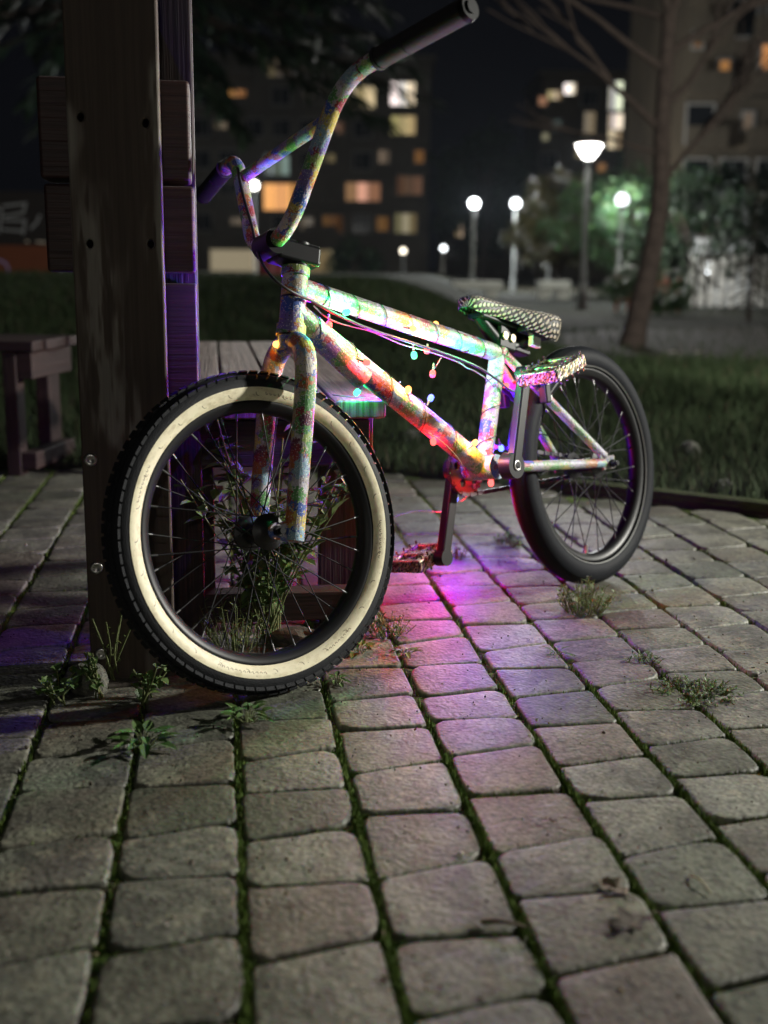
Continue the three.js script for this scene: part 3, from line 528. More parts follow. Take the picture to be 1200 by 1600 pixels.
// saddle
{
  const s = sub('saddle', bike); s.position.set(0.239, 0.591, 0); s.rotation.z = R(14.5); s.scale.x = 0.93;
  const prof = [[0.128, 0.012, 0.001, -0.016], [0.122, 0.020, 0.007, -0.020], [0.10, 0.0235, 0.012, -0.023], [0.05, 0.027, 0.013, -0.021], [0.0, 0.037, 0.012, -0.022], [-0.05, 0.054, 0.0135, -0.032], [-0.09, 0.066, 0.016, -0.040], [-0.115, 0.067, 0.0165, -0.041], [-0.13, 0.060, 0.012, -0.036], [-0.138, 0.045, 0.002, -0.026]];
  const M = 36, pos = [], uv = [], idx = []; let len = 0;
  prof.forEach(([x, a, t, b], i) => { if (i) len += Math.abs(x - prof[i - 1][0]); for (let j = 0; j <= M; j++) { const f = mix(-0.62, Math.PI + 0.62, j / M), c = Math.cos(f), q = Math.sin(f); const y = q >= 0 ? t * Math.pow(q, 0.75) : b * Math.pow(-q / 0.581, 0.8); pos.push(x, y, a * Math.sign(c) * Math.pow(Math.abs(c), 0.7) * (q < 0 ? 0.97 : 1)); uv.push(len * 1, (j / M) * (a * 2 + 0.06)); } });
  const K = M + 1; for (let i = 0; i < prof.length - 1; i++) for (let j = 0; j < M; j++) { const A = i * K + j, B = A + K; idx.push(A, A + 1, B, A + 1, B + 1, B); }
  const tail = (prof.length - 1) * K; for (const [o, fl] of [[0, 1], [tail, 0]]) for (let j = 1; j < M; j++) idx.push(...(fl ? [o, o + j + 1, o + j] : [o, o + j, o + j + 1]));
  const g = new THREE.BufferGeometry(); g.setAttribute('position', new THREE.Float32BufferAttribute(pos, 3)); g.setAttribute('uv', new THREE.Float32BufferAttribute(uv, 2)); g.setIndex(idx); g.computeVertexNormals();
  const scale = (x, y) => { const u = x * 16, v = y * 16, row = Math.floor(v), fx = ((u + (row & 1) * 0.5) % 1 + 1) % 1 - 0.5, fy = v - row - 0.5; return smooth(0.5, 0.3, Math.hypot(fx * 0.95, fy * 1.15) + 0.06 * fbm(x, y, 40, 40, 2, 5)); };
  const cm = tex(512, 512, (u, v) => lerp3([0.07, 0.065, 0.065], [0.80, 0.75, 0.66], scale(u, v) * (0.72 + 0.28 * fbm(u, v, 16, 16, 2, 61))), true, 5.2, 7.5), cb = tex(512, 512, (u, v) => scale(u, v), false, 5.2, 7.5);
  mesh('cover', g, std({ map: cm, bumpMap: cb, bumpScale: 0.0016, roughness: 0.42 }), s);
  mesh('base_shell', [box(0.2, 0.012, 0.04, -0.01, -0.023, 0, 0.004), box(0.09, 0.012, 0.082, -0.075, -0.029, 0, 0.004), cyl(V(0.085, -0.022, 0), V(0.02, -0.058, 0), 0.011, 0.015), cyl(V(-0.1, -0.03, 0), V(-0.028, -0.064, 0), 0.016, 0.016)], blackSatin, s);
  mesh('clamp', [box(0.062, 0.05, 0.034, -0.004, -0.052, 0, 0.007), box(0.075, 0.012, 0.03, -0.05, -0.066, 0, 0.004)], blackSatin, s);
  for (const x of [-0.014, 0.012]) mesh('clamp_bolt', ring(V(x, -0.05, -0.0185), Z, 0.0078, 0.006), std({ color: lin(0.34, 0.27, 0.17), roughness: 0.35, metalness: 0.9 }), s);
  mesh('label_tag', box(0.03, 0.0215, 0.012, -0.083, -0.0445, -0.026, 0.002), std({ color: lin(0.62, 0.62, 0.62), roughness: 0.5 }), s);
  mesh('seat_post', cyl(V(0.258, 0.535, 0), V(0.232, 0.562, 0), 0.0125), blackAlloy, bike);
}
// rear brake and its cables
mesh('rear_brake', [box(0.018, 0.05, 0.02, 0.196, 0.428, -0.052, 0.004).rotateZ(0), cyl(V(0.21, 0.445, -0.045), V(0.165, 0.412, -0.04), 0.006), cyl(V(0.21, 0.445, 0.045), V(0.165, 0.412, 0.04), 0.006), box(0.018, 0.05, 0.02, 0.196, 0.428, 0.052, 0.004), cyl(V(0.2, 0.446, -0.06), V(0.2, 0.446, -0.03), 0.008)], blackAlloy, bike);
mesh('brake_bolt', [cyl(V(0.2, 0.446, -0.066), V(0.2, 0.446, -0.058), 0.006, 0.006, 8), cyl(V(0.168, 0.414, -0.046), V(0.168, 0.414, -0.036), 0.005, 0.005, 8)], steel, bike);
mesh('brake_cable', tube([bl(371, 262, 0.11), bl(380, 305, 0.095), bl(394, 355, 0.06), bl(404, 398, 0.025), bl(421, 428, -0.01), bl(449, 452, -0.026), bl(486, 470, -0.026), bl(530, 493, -0.026), bl(565, 509, -0.024), bl(610, 525, -0.022), bl(690, 551, -0.02), bl(745, 573, -0.02), bl(775, 592, -0.022), bl(805, 612, -0.03), V(0.2, 0.452, -0.03)], 0.0026, 120, 8), cableMat, bike);
for (const [px, py, u] of [[450, 463, 0], [529, 476, 1]]) mesh('cable_tie', u ? ring(TT0.clone().lerp(TT1, 0.115), TT1.clone().sub(TT0).normalize(), 0.0182, 0.003) : ring(onU(S1 + 0.062), U, 0.0218, 0.003), cableMat, bike);

// ---------------------------------------------------------------- fairy lights wound round the frame
{
  const s = thing('fairy_lights', 'string of coloured fairy lights wound round the bicycle frame', 'fairy lights');
  s.position.copy(bike.position); s.rotation.copy(bike.rotation); s.updateMatrixWorld(true);
  const tint = { green: [[0.008, 1, 0.2], [0.15, 1.8, 0.75], 0.11], red: [[1, 0.012, 0.016], [2.3, 0.2, 0.17], 0.12], amber: [[1, 0.36, 0.025], [2.4, 1.0, 0.22], 0.10], blue: [[0.09, 0.008, 1], [0.3, 0.5, 2.9], 0.5] };
  const capMat = std({ color: lin(0.10, 0.11, 0.09), roughness: 0.4 }), mats = {};
  for (const k in tint) mats[k] = glow(...tint[k][1], 1.7);
  function bulb(kind, p, dir = V(0, -1, 0), gain = 1) {
    const q = new THREE.Quaternion().setFromUnitVectors(V(0, 1, 0), dir.clone().normalize());
    const b = mesh('bulb', new THREE.CapsuleGeometry(0.0056, 0.0036, 8, 14).applyQuaternion(q).translate(p.x, p.y, p.z), mats[kind], s);
    mesh('socket', cyl(p.clone().addScaledVector(dir, -0.019), p.clone().addScaledVector(dir, -0.005), 0.0015, 0.0024, 8), capMat, b);
    const L = new THREE.PointLight(lin(...tint[kind][0]), tint[kind][2] * gain, 0, 2); L.position.copy(p); L.shadow.radius = 0.18; L.castShadow = true; s.add(L);
    return p;
  }
  const dn = V(0, -1, 0), up = V(0, 1, 0);
  // on and under the top tube
  bulb('green', bl(541, 488, -0.034), V(-0.6, 0.1, -0.4), 1.8); bulb('red', bl(514, 508, -0.012), V(0.2, -1, 0)); bulb('amber', bl(645, 514, -0.03), V(-1, -0.2, -0.3));
  bulb('amber', bl(681, 508, -0.004), V(0.1, 1, 0)); bulb('green', bl(737, 547, -0.034), V(-1, 0.1, -0.3), 1.5); bulb('green', bl(647, 555, -0.012), dn); bulb('red', bl(667, 547, -0.004), V(0.2, -0.6, 0), 0.6); bulb('red', bl(676, 584, -0.012), V(0.35, -1, 0), 0.5);
  // on the down tube
  bulb('red', bl(573, 566, -0.038), V(-1, -0.4, -0.3), 0.8); bulb('amber', bl(638, 609, -0.026), V(0.3, 0.8, -0.4)); bulb('blue', bl(673, 622, -0.016), V(-0.7, 0.7, 0), 1.0); bulb('amber', bl(742, 692, -0.032), V(-0.8, 0.5, -0.2), 0.7);
  bulb('red', bl(677, 690, -0.008), dn, 0.7); bulb('green', bl(558, 613, 0.036), V(0.3, -0.6, 0.6), 0.25); bulb('blue', bl(598, 592, 0.03), V(0, 0.4, 1), 0.4); bulb('red', bl(610, 604, 0.032), V(0.4, -0.3, 1));
  // at the fork crown, behind the seat tube and under the bottom bracket
  bulb('amber', bl(433, 538, 0.012), V(1, 0.1, 0.4), 0.1); bulb('red', bl(791, 602, 0.0), V(-1, 0, -0.2), 0.6); bulb('blue', bl(783, 700, 0.028), V(-0.5, -1, 0.2), 0.7);
  bulb('red', V(0.335, 0.262, 0.0), V(0, -1, 0.1), 0.12);
  // unseen bulbs added behind crank, tyre and head tube for ground and bar glow
  const lo = (x, y, z) => V(x, y, z).applyMatrix4(bikeInv); bulb('blue', lo(0.165, 0.15, -2.60), dn, 0.6); bulb('red', lo(0.130, 0.13, -2.46), dn, 1.6); bulb('red', lo(-0.035, 0.13, -2.3), dn, 0.8); bulb('blue', bl(463, 474, 0.032), V(0.3, 1, 0.2), 1.1); bulb('red', bl(458, 492, 0.03), V(0.3, -1, 0.2), 0.4);
  // wire: turns round each tube with slack loops between them
  const coil = (a, b, r, turns, ph) => { const o = [], d = b.clone().sub(a), n = turns * 10, t = d.clone().normalize(), e1 = V(0, 0, 1), e2 = t.clone().cross(e1); for (let i = 0; i <= n; i++) { const w = i / n, an = ph + w * turns * Math.PI * 2; o.push(a.clone().addScaledVector(d, w).addScaledVector(e1, Math.cos(an) * r).addScaledVector(e2, Math.sin(an) * r)); } return o; };
  mesh('wire', [tube(coil(TT0.clone().lerp(TT1, 0.07), TT0.clone().lerp(TT1, 0.96), 0.0186, 7, 1), 0.0009, 420, 6), tube(coil(DT0.clone().lerp(BB, 0.06), DT0.clone().lerp(BB, 0.93), 0.0228, 5, 2), 0.0009, 360, 6), tube(coil(BB.clone().lerp(ST1, 0.12), BB.clone().lerp(ST1, 0.9), 0.0178, 3, 0), 0.0009, 160, 6)], cableMat, s);
  mesh('wire', [tube([bl(490, 478, -0.014), bl(508, 494, -0.016), bl(534, 506, -0.018), bl(580, 518, -0.02), bl(628, 538, -0.02), bl(672, 550, -0.02), bl(716, 566, -0.018), bl(728, 574, -0.018), bl(742, 580, -0.016), bl(760, 592, -0.02), bl(771, 604, -0.022)], 0.0012, 90, 6),
    tube([bl(512, 494, -0.014), bl(514, 500, -0.012)], 0.001, 4, 6), tube([bl(645, 536, -0.018), bl(647, 549, -0.012)], 0.001, 6, 6), tube([bl(690, 558, -0.018), bl(684, 568, -0.014), bl(678, 577, -0.012)], 0.001, 8, 6), tube([bl(681, 519, -0.008), bl(681, 514, -0.004)], 0.001, 4, 6), tube([bl(655, 640, -0.016), bl(664, 630, -0.016)], 0.001, 6, 6),
    tube([bl(668, 676, -0.018), bl(690, 690, -0.02), bl(714, 714, -0.012), bl(726, 735, -0.01)], 0.0012, 20, 6), tube([bl(670, 678, -0.016), bl(676, 684, -0.01)], 0.001, 6, 6), tube([V(0.35, 0.262, 0.02), lo(0.165, 0.18, -2.42), lo(0.165, 0.168, -2.595), lo(0.15, 0.15, -2.53), lo(0.131, 0.148, -2.462), lo(0.06, 0.16, -2.4), lo(-0.033, 0.148, -2.302)], 0.001, 30, 6), tube([bl(520, 617, 0.045), bl(556, 621, 0.04), bl(590, 622, 0.036), bl(601, 632, 0.036), bl(602, 650, 0.036)], 0.0011, 30, 6)], wireMat, s);
}

// ---------------------------------------------------------------- plants
function leafGeo(out, p, dir, L, W, fold = 0.25, col = null) {
  const d = dir.clone().normalize(), side = V().crossVectors(d, Math.abs(d.y) > 0.95 ? V(1, 0, 0) : V(0, 1, 0)).normalize(), nrm = V().crossVectors(side, d).normalize();
  const P = (t, s, h) => p.clone().addScaledVector(d, t * L).addScaledVector(side, s * W / 2).addScaledVector(nrm, h * W - 0.25 * t * t * L * 0.8);
  const a = P(0, 0, 0), b = P(0.35, 1, fold), c = P(0.4, 0, 0), e = P(0.35, -1, fold), f = P(1, 0, 0), b2 = P(0.72, 0.72, fold * 0.7), e2 = P(0.72, -0.72, fold * 0.7), m = P(0.72, 0, 0);
  for (const tr of [[a, b, c], [a, c, e], [b, b2, c], [c, b2, m], [c, m, e2], [c, e2, e], [b2, f, m], [m, f, e2]]) for (const v of tr) { out.p.push(v.x, v.y, v.z); if (out.c) out.c.push(...col); }
}
function leafMesh(out) { const g = new THREE.BufferGeometry(); g.setAttribute('position', new THREE.Float32BufferAttribute(out.p, 3)); g.setAttribute('uv', new THREE.Float32BufferAttribute(new Float32Array(out.p.length / 3 * 2), 2)); if (out.c) g.setAttribute('color', new THREE.Float32BufferAttribute(out.c, 3)); g.computeVertexNormals(); return g; }
const leafMat = new THREE.MeshPhysicalMaterial({ color: 0xffffff, vertexColors: true, roughness: 0.55, side: THREE.DoubleSide, transmission: 0.25, thickness: 0 });
const stemMat = std({ color: lin(0.10, 0.12, 0.04), roughness: 0.8 }), woodyMat = std({ color: lin(0.13, 0.10, 0.07), roughness: 0.9 });
const green = (k = 0) => { const t = rnd(); return [mix(0.045, 0.11, t) + k * 0.08, mix(0.10, 0.19, t) + k * 0.05, mix(0.02, 0.045, t)]; };
// kinds: 'rosette' broad leaves spreading flat, 'tuft' fine upright leaves, 'bush' branching stems with leaves
function weed(label, px, py, kind, o) {
  const w = ground(px, py); const t = thing('weed', label, 'weed', [w.x, 0, w.z], 0); seed = Math.round(px * 13 + py);
  const lv = { p: [], c: [] }, st = [];
  const { n = 12, r = 0.05, h = 0.03, L = 0.03, W = 0.014, dry = 0 } = o;
  if (kind === 'rosette') for (let i = 0; i < n; i++) { const a = i * 2.4 + gauss() * 0.3, f = Math.sqrt((i + 1) / n), e = V(Math.cos(a) * r * f * 0.5, h * (1 - f * 0.7), Math.sin(a) * r * f * 0.5); st.push(cyl(V(0, -0.01, 0), e, 0.0009, 0.0006, 5)); leafGeo(lv, e, V(Math.cos(a), rr(-0.15, 0.6), Math.sin(a)), L * rr(0.7, 1.2), W * rr(0.8, 1.2), 0.2, green(dry * rnd())); }
  else if (kind === 'tuft') for (let i = 0; i < n; i++) { const a = rnd() * 6.28, q = Math.sqrt(rnd()) * r, b = V(Math.cos(a) * q * 0.55, -0.005, Math.sin(a) * q * 0.55), e = V(Math.cos(a) * q, h * rr(0.45, 1.05) * (1 - 0.45 * q / r), Math.sin(a) * q); st.push(cyl(b, e, 0.0008, 0.0005, 4)); for (let k = 0; k < 5; k++) { const p = b.clone().lerp(e, rr(0.3, 1)); leafGeo(lv, p, V(gauss(), rr(0, 0.9), gauss()), L * rr(0.6, 1.2), W, 0.2, green(dry * rnd())); } }
  else for (let i = 0; i < n; i++) { const a = rnd() * 6.28, q = r * rr(0.3, 1), top = h * rr(0.5, 1.05), pts = [V(gauss() * 0.02, -0.01, gauss() * 0.02), V(Math.cos(a) * q * 0.35, top * 0.45, Math.sin(a) * q * 0.35), V(Math.cos(a) * q, top, Math.sin(a) * q * 0.6)]; st.push(tube(pts, 0.0016, 10, 5)); const cv = new THREE.CatmullRomCurve3(pts); const m = o.leaves || 9; for (let k = 0; k < m; k++) { const p = cv.getPoint(rr(o.low ?? 0.3, 1)); leafGeo(lv, p, V(gauss(), rr(-0.3, 0.7), gauss()), L * rr(0.55, 1.15), W * rr(0.7, 1.2), 0.22, green(dry * rnd())); } }
  mesh('foliage', leafMesh(lv), leafMat, t); mesh('stem', st, stemMat, t); return t;
}
weed('dark green rosette weed growing in a joint below the timber post', 225, 1165, 'rosette', { n: 22, r: 0.05, h: 0.025, L: 0.032, W: 0.014 });
weed('dark green rosette weed growing under the front tyre', 388, 1128, 'rosette', { n: 18, r: 0.04, h: 0.03, L: 0.026, W: 0.013 });
weed('round leaved weed at the foot of the post beside a broken stone', 90, 1098, 'bush', { n: 7, r: 0.05, h: 0.045, L: 0.018, W: 0.016, leaves: 7 });
weed('round leaved weed growing over the broken stone at the post', 155, 1088, 'bush', { n: 7, r: 0.035, h: 0.07, L: 0.016, W: 0.015, leaves: 7 });
weed('round leaved weed between the post and the front tyre', 232, 1092, 'bush', { n: 8, r: 0.05, h: 0.055, L: 0.016, W: 0.015, leaves: 6 });
weed('dry thin stemmed weed standing against the timber post', 178, 1062, 'bush', { n: 9, r: 0.05, h: 0.12, L: 0.010, W: 0.002, leaves: 10, dry: 1 });
weed('bushy green clump growing in front of the rear tyre', 912, 955, 'tuft', { n: 90, r: 0.062, h: 0.075, L: 0.012, W: 0.004, dry: 0.6 });
weed('straggly weed with dry tips beside the front tyre tread', 605, 990, 'tuft', { n: 34, r: 0.055, h: 0.045, L: 0.016, W: 0.005, dry: 0.9 });
weed('small pale leaved weed in the joint beside the straggly weed', 632, 1022, 'rosette', { n: 9, r: 0.022, h: 0.012, L: 0.024, W: 0.011, dry: 0.4 });
weed('small weed with folded leaves pressed against the front tyre', 563, 1022, 'rosette', { n: 8, r: 0.03, h: 0.02, L: 0.024, W: 0.017 });
weed('tiny leafy weed in a joint under the front tyre edge', 527, 1068, 'rosette', { n: 12, r: 0.024, h: 0.018, L: 0.015, W: 0.008 });
weed('dark low weed on the violet lit paving behind the pedal', 797, 852, 'tuft', { n: 30, r: 0.05, h: 0.03, L: 0.016, W: 0.006 });
weed('thin weed sprouting from the paving beside the crank arm', 716, 872, 'tuft', { n: 16, r: 0.03, h: 0.045, L: 0.010, W: 0.004 });
weed('tiny star shaped weed in a joint on the open paving', 872, 1024, 'rosette', { n: 10, r: 0.02, h: 0.012, L: 0.024, W: 0.006 });
weed('flat patch of creeping weed spreading over the paving', 1085, 1082, 'tuft', { n: 120, r: 0.075, h: 0.008, L: 0.010, W: 0.003, dry: 0.3 });
weed('small grassy weed in the joint on the sunken paving', 1004, 1032, 'tuft', { n: 20, r: 0.04, h: 0.012, L: 0.012, W: 0.003 });
// leafy shrub growing up through the bench end, seen through the spokes
weed('leafy shrub growing against the bench end, seen through the front wheel spokes', 420, 1000, 'bush', { n: 30, r: 0.19, h: 0.40, L: 0.044, W: 0.024, leaves: 14, low: 0.35, dry: 0.15 });
weed('dry feathery weed at the foot of the bench behind the wheel', 372, 1012, 'tuft', { n: 60, r: 0.07, h: 0.13, L: 0.016, W: 0.003, dry: 0.8 });

// leaf screen added out of view, shading the lawn from the near lamp
{
  seed = 606; const t = thing('added_hedge', 'loose evergreen shrub row added out of view to shade the lawn from the near lamp', 'added_hedge', [2.35, 0, -4.45]), lv = { p: [], c: [] }, st = [];
  for (let i = 0; i < 5200; i++) leafGeo(lv, V(gauss() * 0.2, rr(0.05, 1.45) + gauss() * 0.05, rr(-1.33, 1.33)), V(gauss(), gauss() * 0.6 + 0.2, gauss()), 0.05, 0.028, 0.2, green(0));
  for (let i = 0; i < 16; i++) { const z = -1.25 + i * 0.167; st.push(tube([V(gauss() * 0.05, -0.05, z), V(gauss() * 0.1, 0.7, z + gauss() * 0.1), V(gauss() * 0.18, 1.4, z + gauss() * 0.15)], 0.009, 10, 6)); }
  mesh('foliage', leafMesh(lv), leafMat, t); mesh('stem', st, woodyMat, t);
}
// ---------------------------------------------------------------- small things on the ground
function lump(name, label, category, px, py, sx, sy, sz, mat, sd) {
  seed = sd; const w = ground(px, py), g = new THREE.IcosahedronGeometry(1, 3), p = g.attributes.position, q = V();
  for (let i = 0; i < p.count; i++) { q.fromBufferAttribute(p, i); const f = 0.75 + 0.5 * fbm(q.x * 0.2 + 3.1 + sd * 0.1, q.y * 0.2 + q.z * 0.23 + 3.7, 8, 8, 3, sd); q.multiplyScalar(f); p.setXYZ(i, q.x * sx, Math.max(q.y, -0.5) * sy, q.z * sz); }
  g.computeVertexNormals(); const o = mesh(numbered(name), g, mat, scene); o.position.set(w.x, sy * 0.35, w.z); o.rotation.y = sd; o.userData = { label, category }; return o;
}
lump('broken_stone', 'pale broken stone chunk lying at the foot of the timber post', 'stone', 140, 1078, 0.030, 0.035, 0.024, stones[2], 3);
lump('broken_stone', 'reddish brick fragment lying behind the front wheel below the bench', 'stone', 470, 1012, 0.055, 0.028, 0.03, stones[3], 9);
lump('broken_stone', 'grey flat stone on the soil behind the front wheel rim', 'stone', 440, 1040, 0.04, 0.02, 0.03, stones[0], 14);
lump('broken_stone', 'pale stone lying in the grass right of the rear wheel', 'stone', 1078, 712, 0.05, 0.04, 0.04, stones[2], 17);
lump('broken_stone', 'small pale stone lying at the edge of the lawn', 'stone', 1132, 768, 0.035, 0.03, 0.03, stones[2], 19);
lump('broken_stone', 'flat grey stone lying in the grass under the down tube', 'stone', 640, 690, 0.05, 0.035, 0.04, stones[2], 23);
function dryLeaf(label, px, py, s, turn, sd, c = [0.11, 0.075, 0.05]) {
  seed = sd; const w = ground(px, py), n = 14, pos = [], idx = [];
  for (let j = 0; j <= n; j++) for (let i = 0; i <= n; i++) { const u = i / n * 2 - 1, v = j / n * 2 - 1; const wd = Math.pow(Math.max(0, 1 - v * v), 0.6) * (0.55 + 0.22 * Math.sin(v * 9 + sd)); const x = u * wd, y = 0.28 * Math.abs(u) * wd + 0.20 * fbm(u * 0.3 + 2, v * 0.3 + 2, 8, 8, 3, sd) + 0.12 * Math.sin(v * 3 + sd) * u; pos.push(x * s, y * s + 0.002, v * s); }
  for (let j = 0; j < n; j++) for (let i = 0; i < n; i++) { const a = j * (n + 1) + i; idx.push(a, a + n + 1, a + 1, a + 1, a + n + 1, a + n + 2); }
  const g = new THREE.BufferGeometry(); g.setAttribute('position', new THREE.Float32BufferAttribute(pos, 3)); g.setIndex(idx); g.computeVertexNormals(); g.setAttribute('uv', new THREE.Float32BufferAttribute(new Float32Array(pos.length / 3 * 2), 2));
  const t = thing('dry_leaf', label, 'leaf', [w.x, 0, w.z], turn, 'dry leaves on the paving');
  mesh('blade', g, std({ color: lin(...c), roughness: 0.85, side: THREE.DoubleSide }), t); mesh('stalk', tube([V(0, 0.003, s), V(s * 0.1, 0.006, s * 1.3), V(0, 0.003, s * 1.6)], 0.0007, 8, 5), woodyMat, t);
}
dryLeaf('small crumpled pale brown leaf lying beside a darker curled leaf', 958, 1392, 0.02, 0.6, 3, [0.17, 0.13, 0.10]);
dryLeaf('dark curled dry leaf lying on a paver joint', 985, 1448, 0.026, 2.1, 8, [0.07, 0.055, 0.045]);
dryLeaf('tiny dark leaf scrap lying on a paver joint in the open paving', 855, 1285, 0.008, 1.1, 5);
dryLeaf('yellow leaf lying in the lawn behind the rear wheel', 1192, 590, 0.06, 0.4, 12, [0.45, 0.33, 0.05]);
dryLeaf('pale leaf lying on the earth path beside another pale leaf', 1054, 553, 0.06, 1.4, 15, [0.5, 0.46, 0.4]);
dryLeaf('pale leaf lying on the earth path farther from the tree', 1091, 553, 0.06, 2.4, 18, [0.5, 0.46, 0.4]);
{
  const twig = (label, a, b, c, r, m) => { const A = ground(...a), B = ground(...b), C = ground(...c); for (const q of [A, B, C]) q.y = r + 0.002; B.y += 0.004; const o = mesh(numbered('twig'), tube([A, B, C], t => r * (1 - 0.5 * t), 20, 8), m, scene); o.userData = { label, category: 'twig' }; };
  twig('brown curved twig lying across a mossy paver joint', [752, 1448], [786, 1452], [822, 1456], 0.0032, woodyMat);
  twig('thin straw coloured stalk lying on a paver', [1078, 1372], [1093, 1384], [1112, 1402], 0.0014, std({ color: lin(0.42, 0.37, 0.24), roughness: 0.7 }));
}

// ---------------------------------------------------------------- the park behind: lamps, trees, tables
const lampAt = (label, px, py, z, style, cd, tint, see, o = {}) => { const p = at(px, py, z), y0 = o.y0 ?? groundY(p.x, z); return streetLamp(label, p.x, z, p.y - y0, style, cd, tint, see, y0); };
const white = [0.93, 0.98, 1], warm = [1, 0.9, 0.72];
lampAt('tall street lamp with a conical bowl shade beside the leafy tree', 920, 238, -22, 'bowl', 75, [1, 0.98, 0.93], 9);
lampAt('globe street lamp standing behind the longer concrete bench', 741, 318, -39, 'globe', 130, white, 14);
lampAt('globe street lamp next to the one behind the longer concrete bench', 806, 318, -41, 'globe', 90, white, 9);
lampAt('low globe lamp behind the shorter concrete bench', 858, 392, -50, 'globe', 60, warm, 12);
lampAt('globe lamp half hidden in the leafy tree', 972, 312, -29, 'globe', 30, white, 3);
lampAt('street lamp standing behind the handlebars in front of the apartment block', 397, 290, -44, 'globe', 110, [1, 0.98, 0.9], 8, { y0: 0 });
lampAt('low lamp near the small conifer by the white railing', 1102, 420, -25.8, 'globe', 6, white, 8);
lampAt('distant lamp low in front of the apartment block', 693, 388, -75, 'globe', 10, white, 7);
lampAt('distant warm lamp beside the dark round shrub', 630, 392, -75, 'globe', 10, warm, 5);
lampAt('small lamp low at the foot of the apartment block', 331, 435, -60, 'globe', 14, warm, 6, { y0: 0 });

const concrete = std({ map: tex(256, 256, (u, v) => { const a = fbm(u, v, 8, 8, 5, 401); return lerp3([0.5, 0.5, 0.47], [0.68, 0.68, 0.63], a); }, true), roughness: 0.9 });
function slabBench(label, x0, x1, y, z) {
  const a = at(x0, y, z), b = at(x1, y, z), w = b.x - a.x, t = thing('concrete_bench', label, 'bench', [(a.x + b.x) / 2, 0, z], 0, 'concrete slab benches in the park');
  mesh('slab', box(w, 0.2, 0.6, 0, a.y - 0.1, 0, 0.02), concrete, t);
  for (const s of [-1, 1]) mesh('support', box(0.3, a.y - 0.2, 0.45, s * w * 0.3, (a.y - 0.2) / 2, 0, 0.02), concrete, t);
}
slabBench('longer concrete slab bench in front of the globe lamps', 706, 784, 438, -30);
slabBench('shorter concrete slab bench below the low globe lamp', 840, 890, 438, -30);
{
  const p = at(424, 474, -16), t = thing('litter_bin', 'dull red litter bin standing on the lawn behind the head tube', 'litter bin', [p.x, groundY(p.x, -16), -16]);
  mesh('drum', new THREE.CylinderGeometry(0.2, 0.18, 0.42, 20).translate(0, 0.24, 0), std({ color: lin(0.30, 0.05, 0.06), roughness: 0.5 }), t); mesh('rim', new THREE.TorusGeometry(0.2, 0.02, 8, 24).rotateX(Math.PI / 2).translate(0, 0.45, 0), poleMat, t); mesh('stand', new THREE.CylinderGeometry(0.05, 0.09, 0.06, 10).translate(0, 0.02, 0), poleMat, t);
}
const bark = std({ map: tex(256, 512, (u, v) => { const a = fbm(u, v, 16, 4, 5, 431); return lerp3([0.20, 0.17, 0.15], [0.38, 0.33, 0.30], a); }, true, 2, 2), roughness: 0.95, bumpMap: woodBump(441), bumpScale: 0.01 });
function branches(out, tips, p, d, L, r, depth, spread) {
  const q = p.clone().addScaledVector(d, L), m = p.clone().lerp(q, 0.5).add(V(gauss(), gauss() * 0.5, gauss()).multiplyScalar(L * 0.06));
  out.push(tube([p, m, q], t => mix(r, r * 0.66, t), 6, depth > 2 ? 8 : 5)); tips.push([q, depth]);
  if (depth <= 0) return; const n = depth > 3 ? 3 : 2 + (rnd() < 0.45 ? 1 : 0);
  for (let i = 0; i < n; i++) { const e = d.clone().add(V(gauss(), gauss() * 0.6 + 0.15, gauss()).multiplyScalar(spread)).normalize(); branches(out, tips, q, e, L * rr(0.62, 0.86), r * 0.64, depth - 1, spread); }
}
function crown(parent, tips, n, rad, L, W, cols, mat, stretch = 1) {
  const lv = { p: [], c: [] };
  for (const t of tips) for (let i = 0; i < n; i++) { const p = t.clone().add(V(gauss() * rad, gauss() * rad * stretch, gauss() * rad)); leafGeo(lv, p, V(gauss(), gauss() - 0.3, gauss()), L * rr(0.6, 1.3), W, 0.15, cols[Math.floor(rnd() * cols.length)].map(q => q * rr(0.75, 1.25))); }
  mesh('crown', leafMesh(lv), mat, parent);
}
{
  // leaning bare tree right of the bicycle
  seed = 303; const b = ground(985, 541), t = thing('bare_tree', 'leaning bare tree with thin spreading branches beside the earth path', 'tree', [b.x, 0, b.z]);
  const P = (x, y) => at(x, y, b.z).sub(V(b.x, 0, b.z)), o = [];
  const trunk = [V(0, -0.1, 0), P(1000, 480), P(1020, 390), P(1032, 300), P(1034, 210), P(1040, 110), P(1046, 20)].map((p, i) => i ? p : p);
  mesh('trunk', [tube(trunk, k => mix(0.105, 0.06, k) + 0.06 * Math.exp(-k * 22), 60, 14)], bark, t);
  const br = [], tips = []; const limb = (x, y, dx, dy, L, r, d) => branches(br, tips, P(x, y), V(dx, dy, gauss() * 0.4).normalize(), L, r, d, 0.42);
  limb(1033, 290, 0.75, 1, 0.5, 0.03, 4); limb(1034, 205, -0.9, 0.7, 0.6, 0.035, 4); limb(1036, 170, 0.8, 1.0, 0.6, 0.035, 4); limb(1040, 110, -0.8, 0.5, 0.75, 0.035, 4); limb(1042, 85, 0.9, 0.55, 0.7, 0.035, 4); limb(1046, 22, -0.35, 1, 0.6, 0.045, 5); limb(1046, 22, 0.45, 1, 0.6, 0.045, 5); limb(1046, 30, -1, 0.35, 0.8, 0.03, 4); limb(1034, 240, -1, 0.25, 0.5, 0.02, 3);
  mesh('limbs', br, bark, t);
}
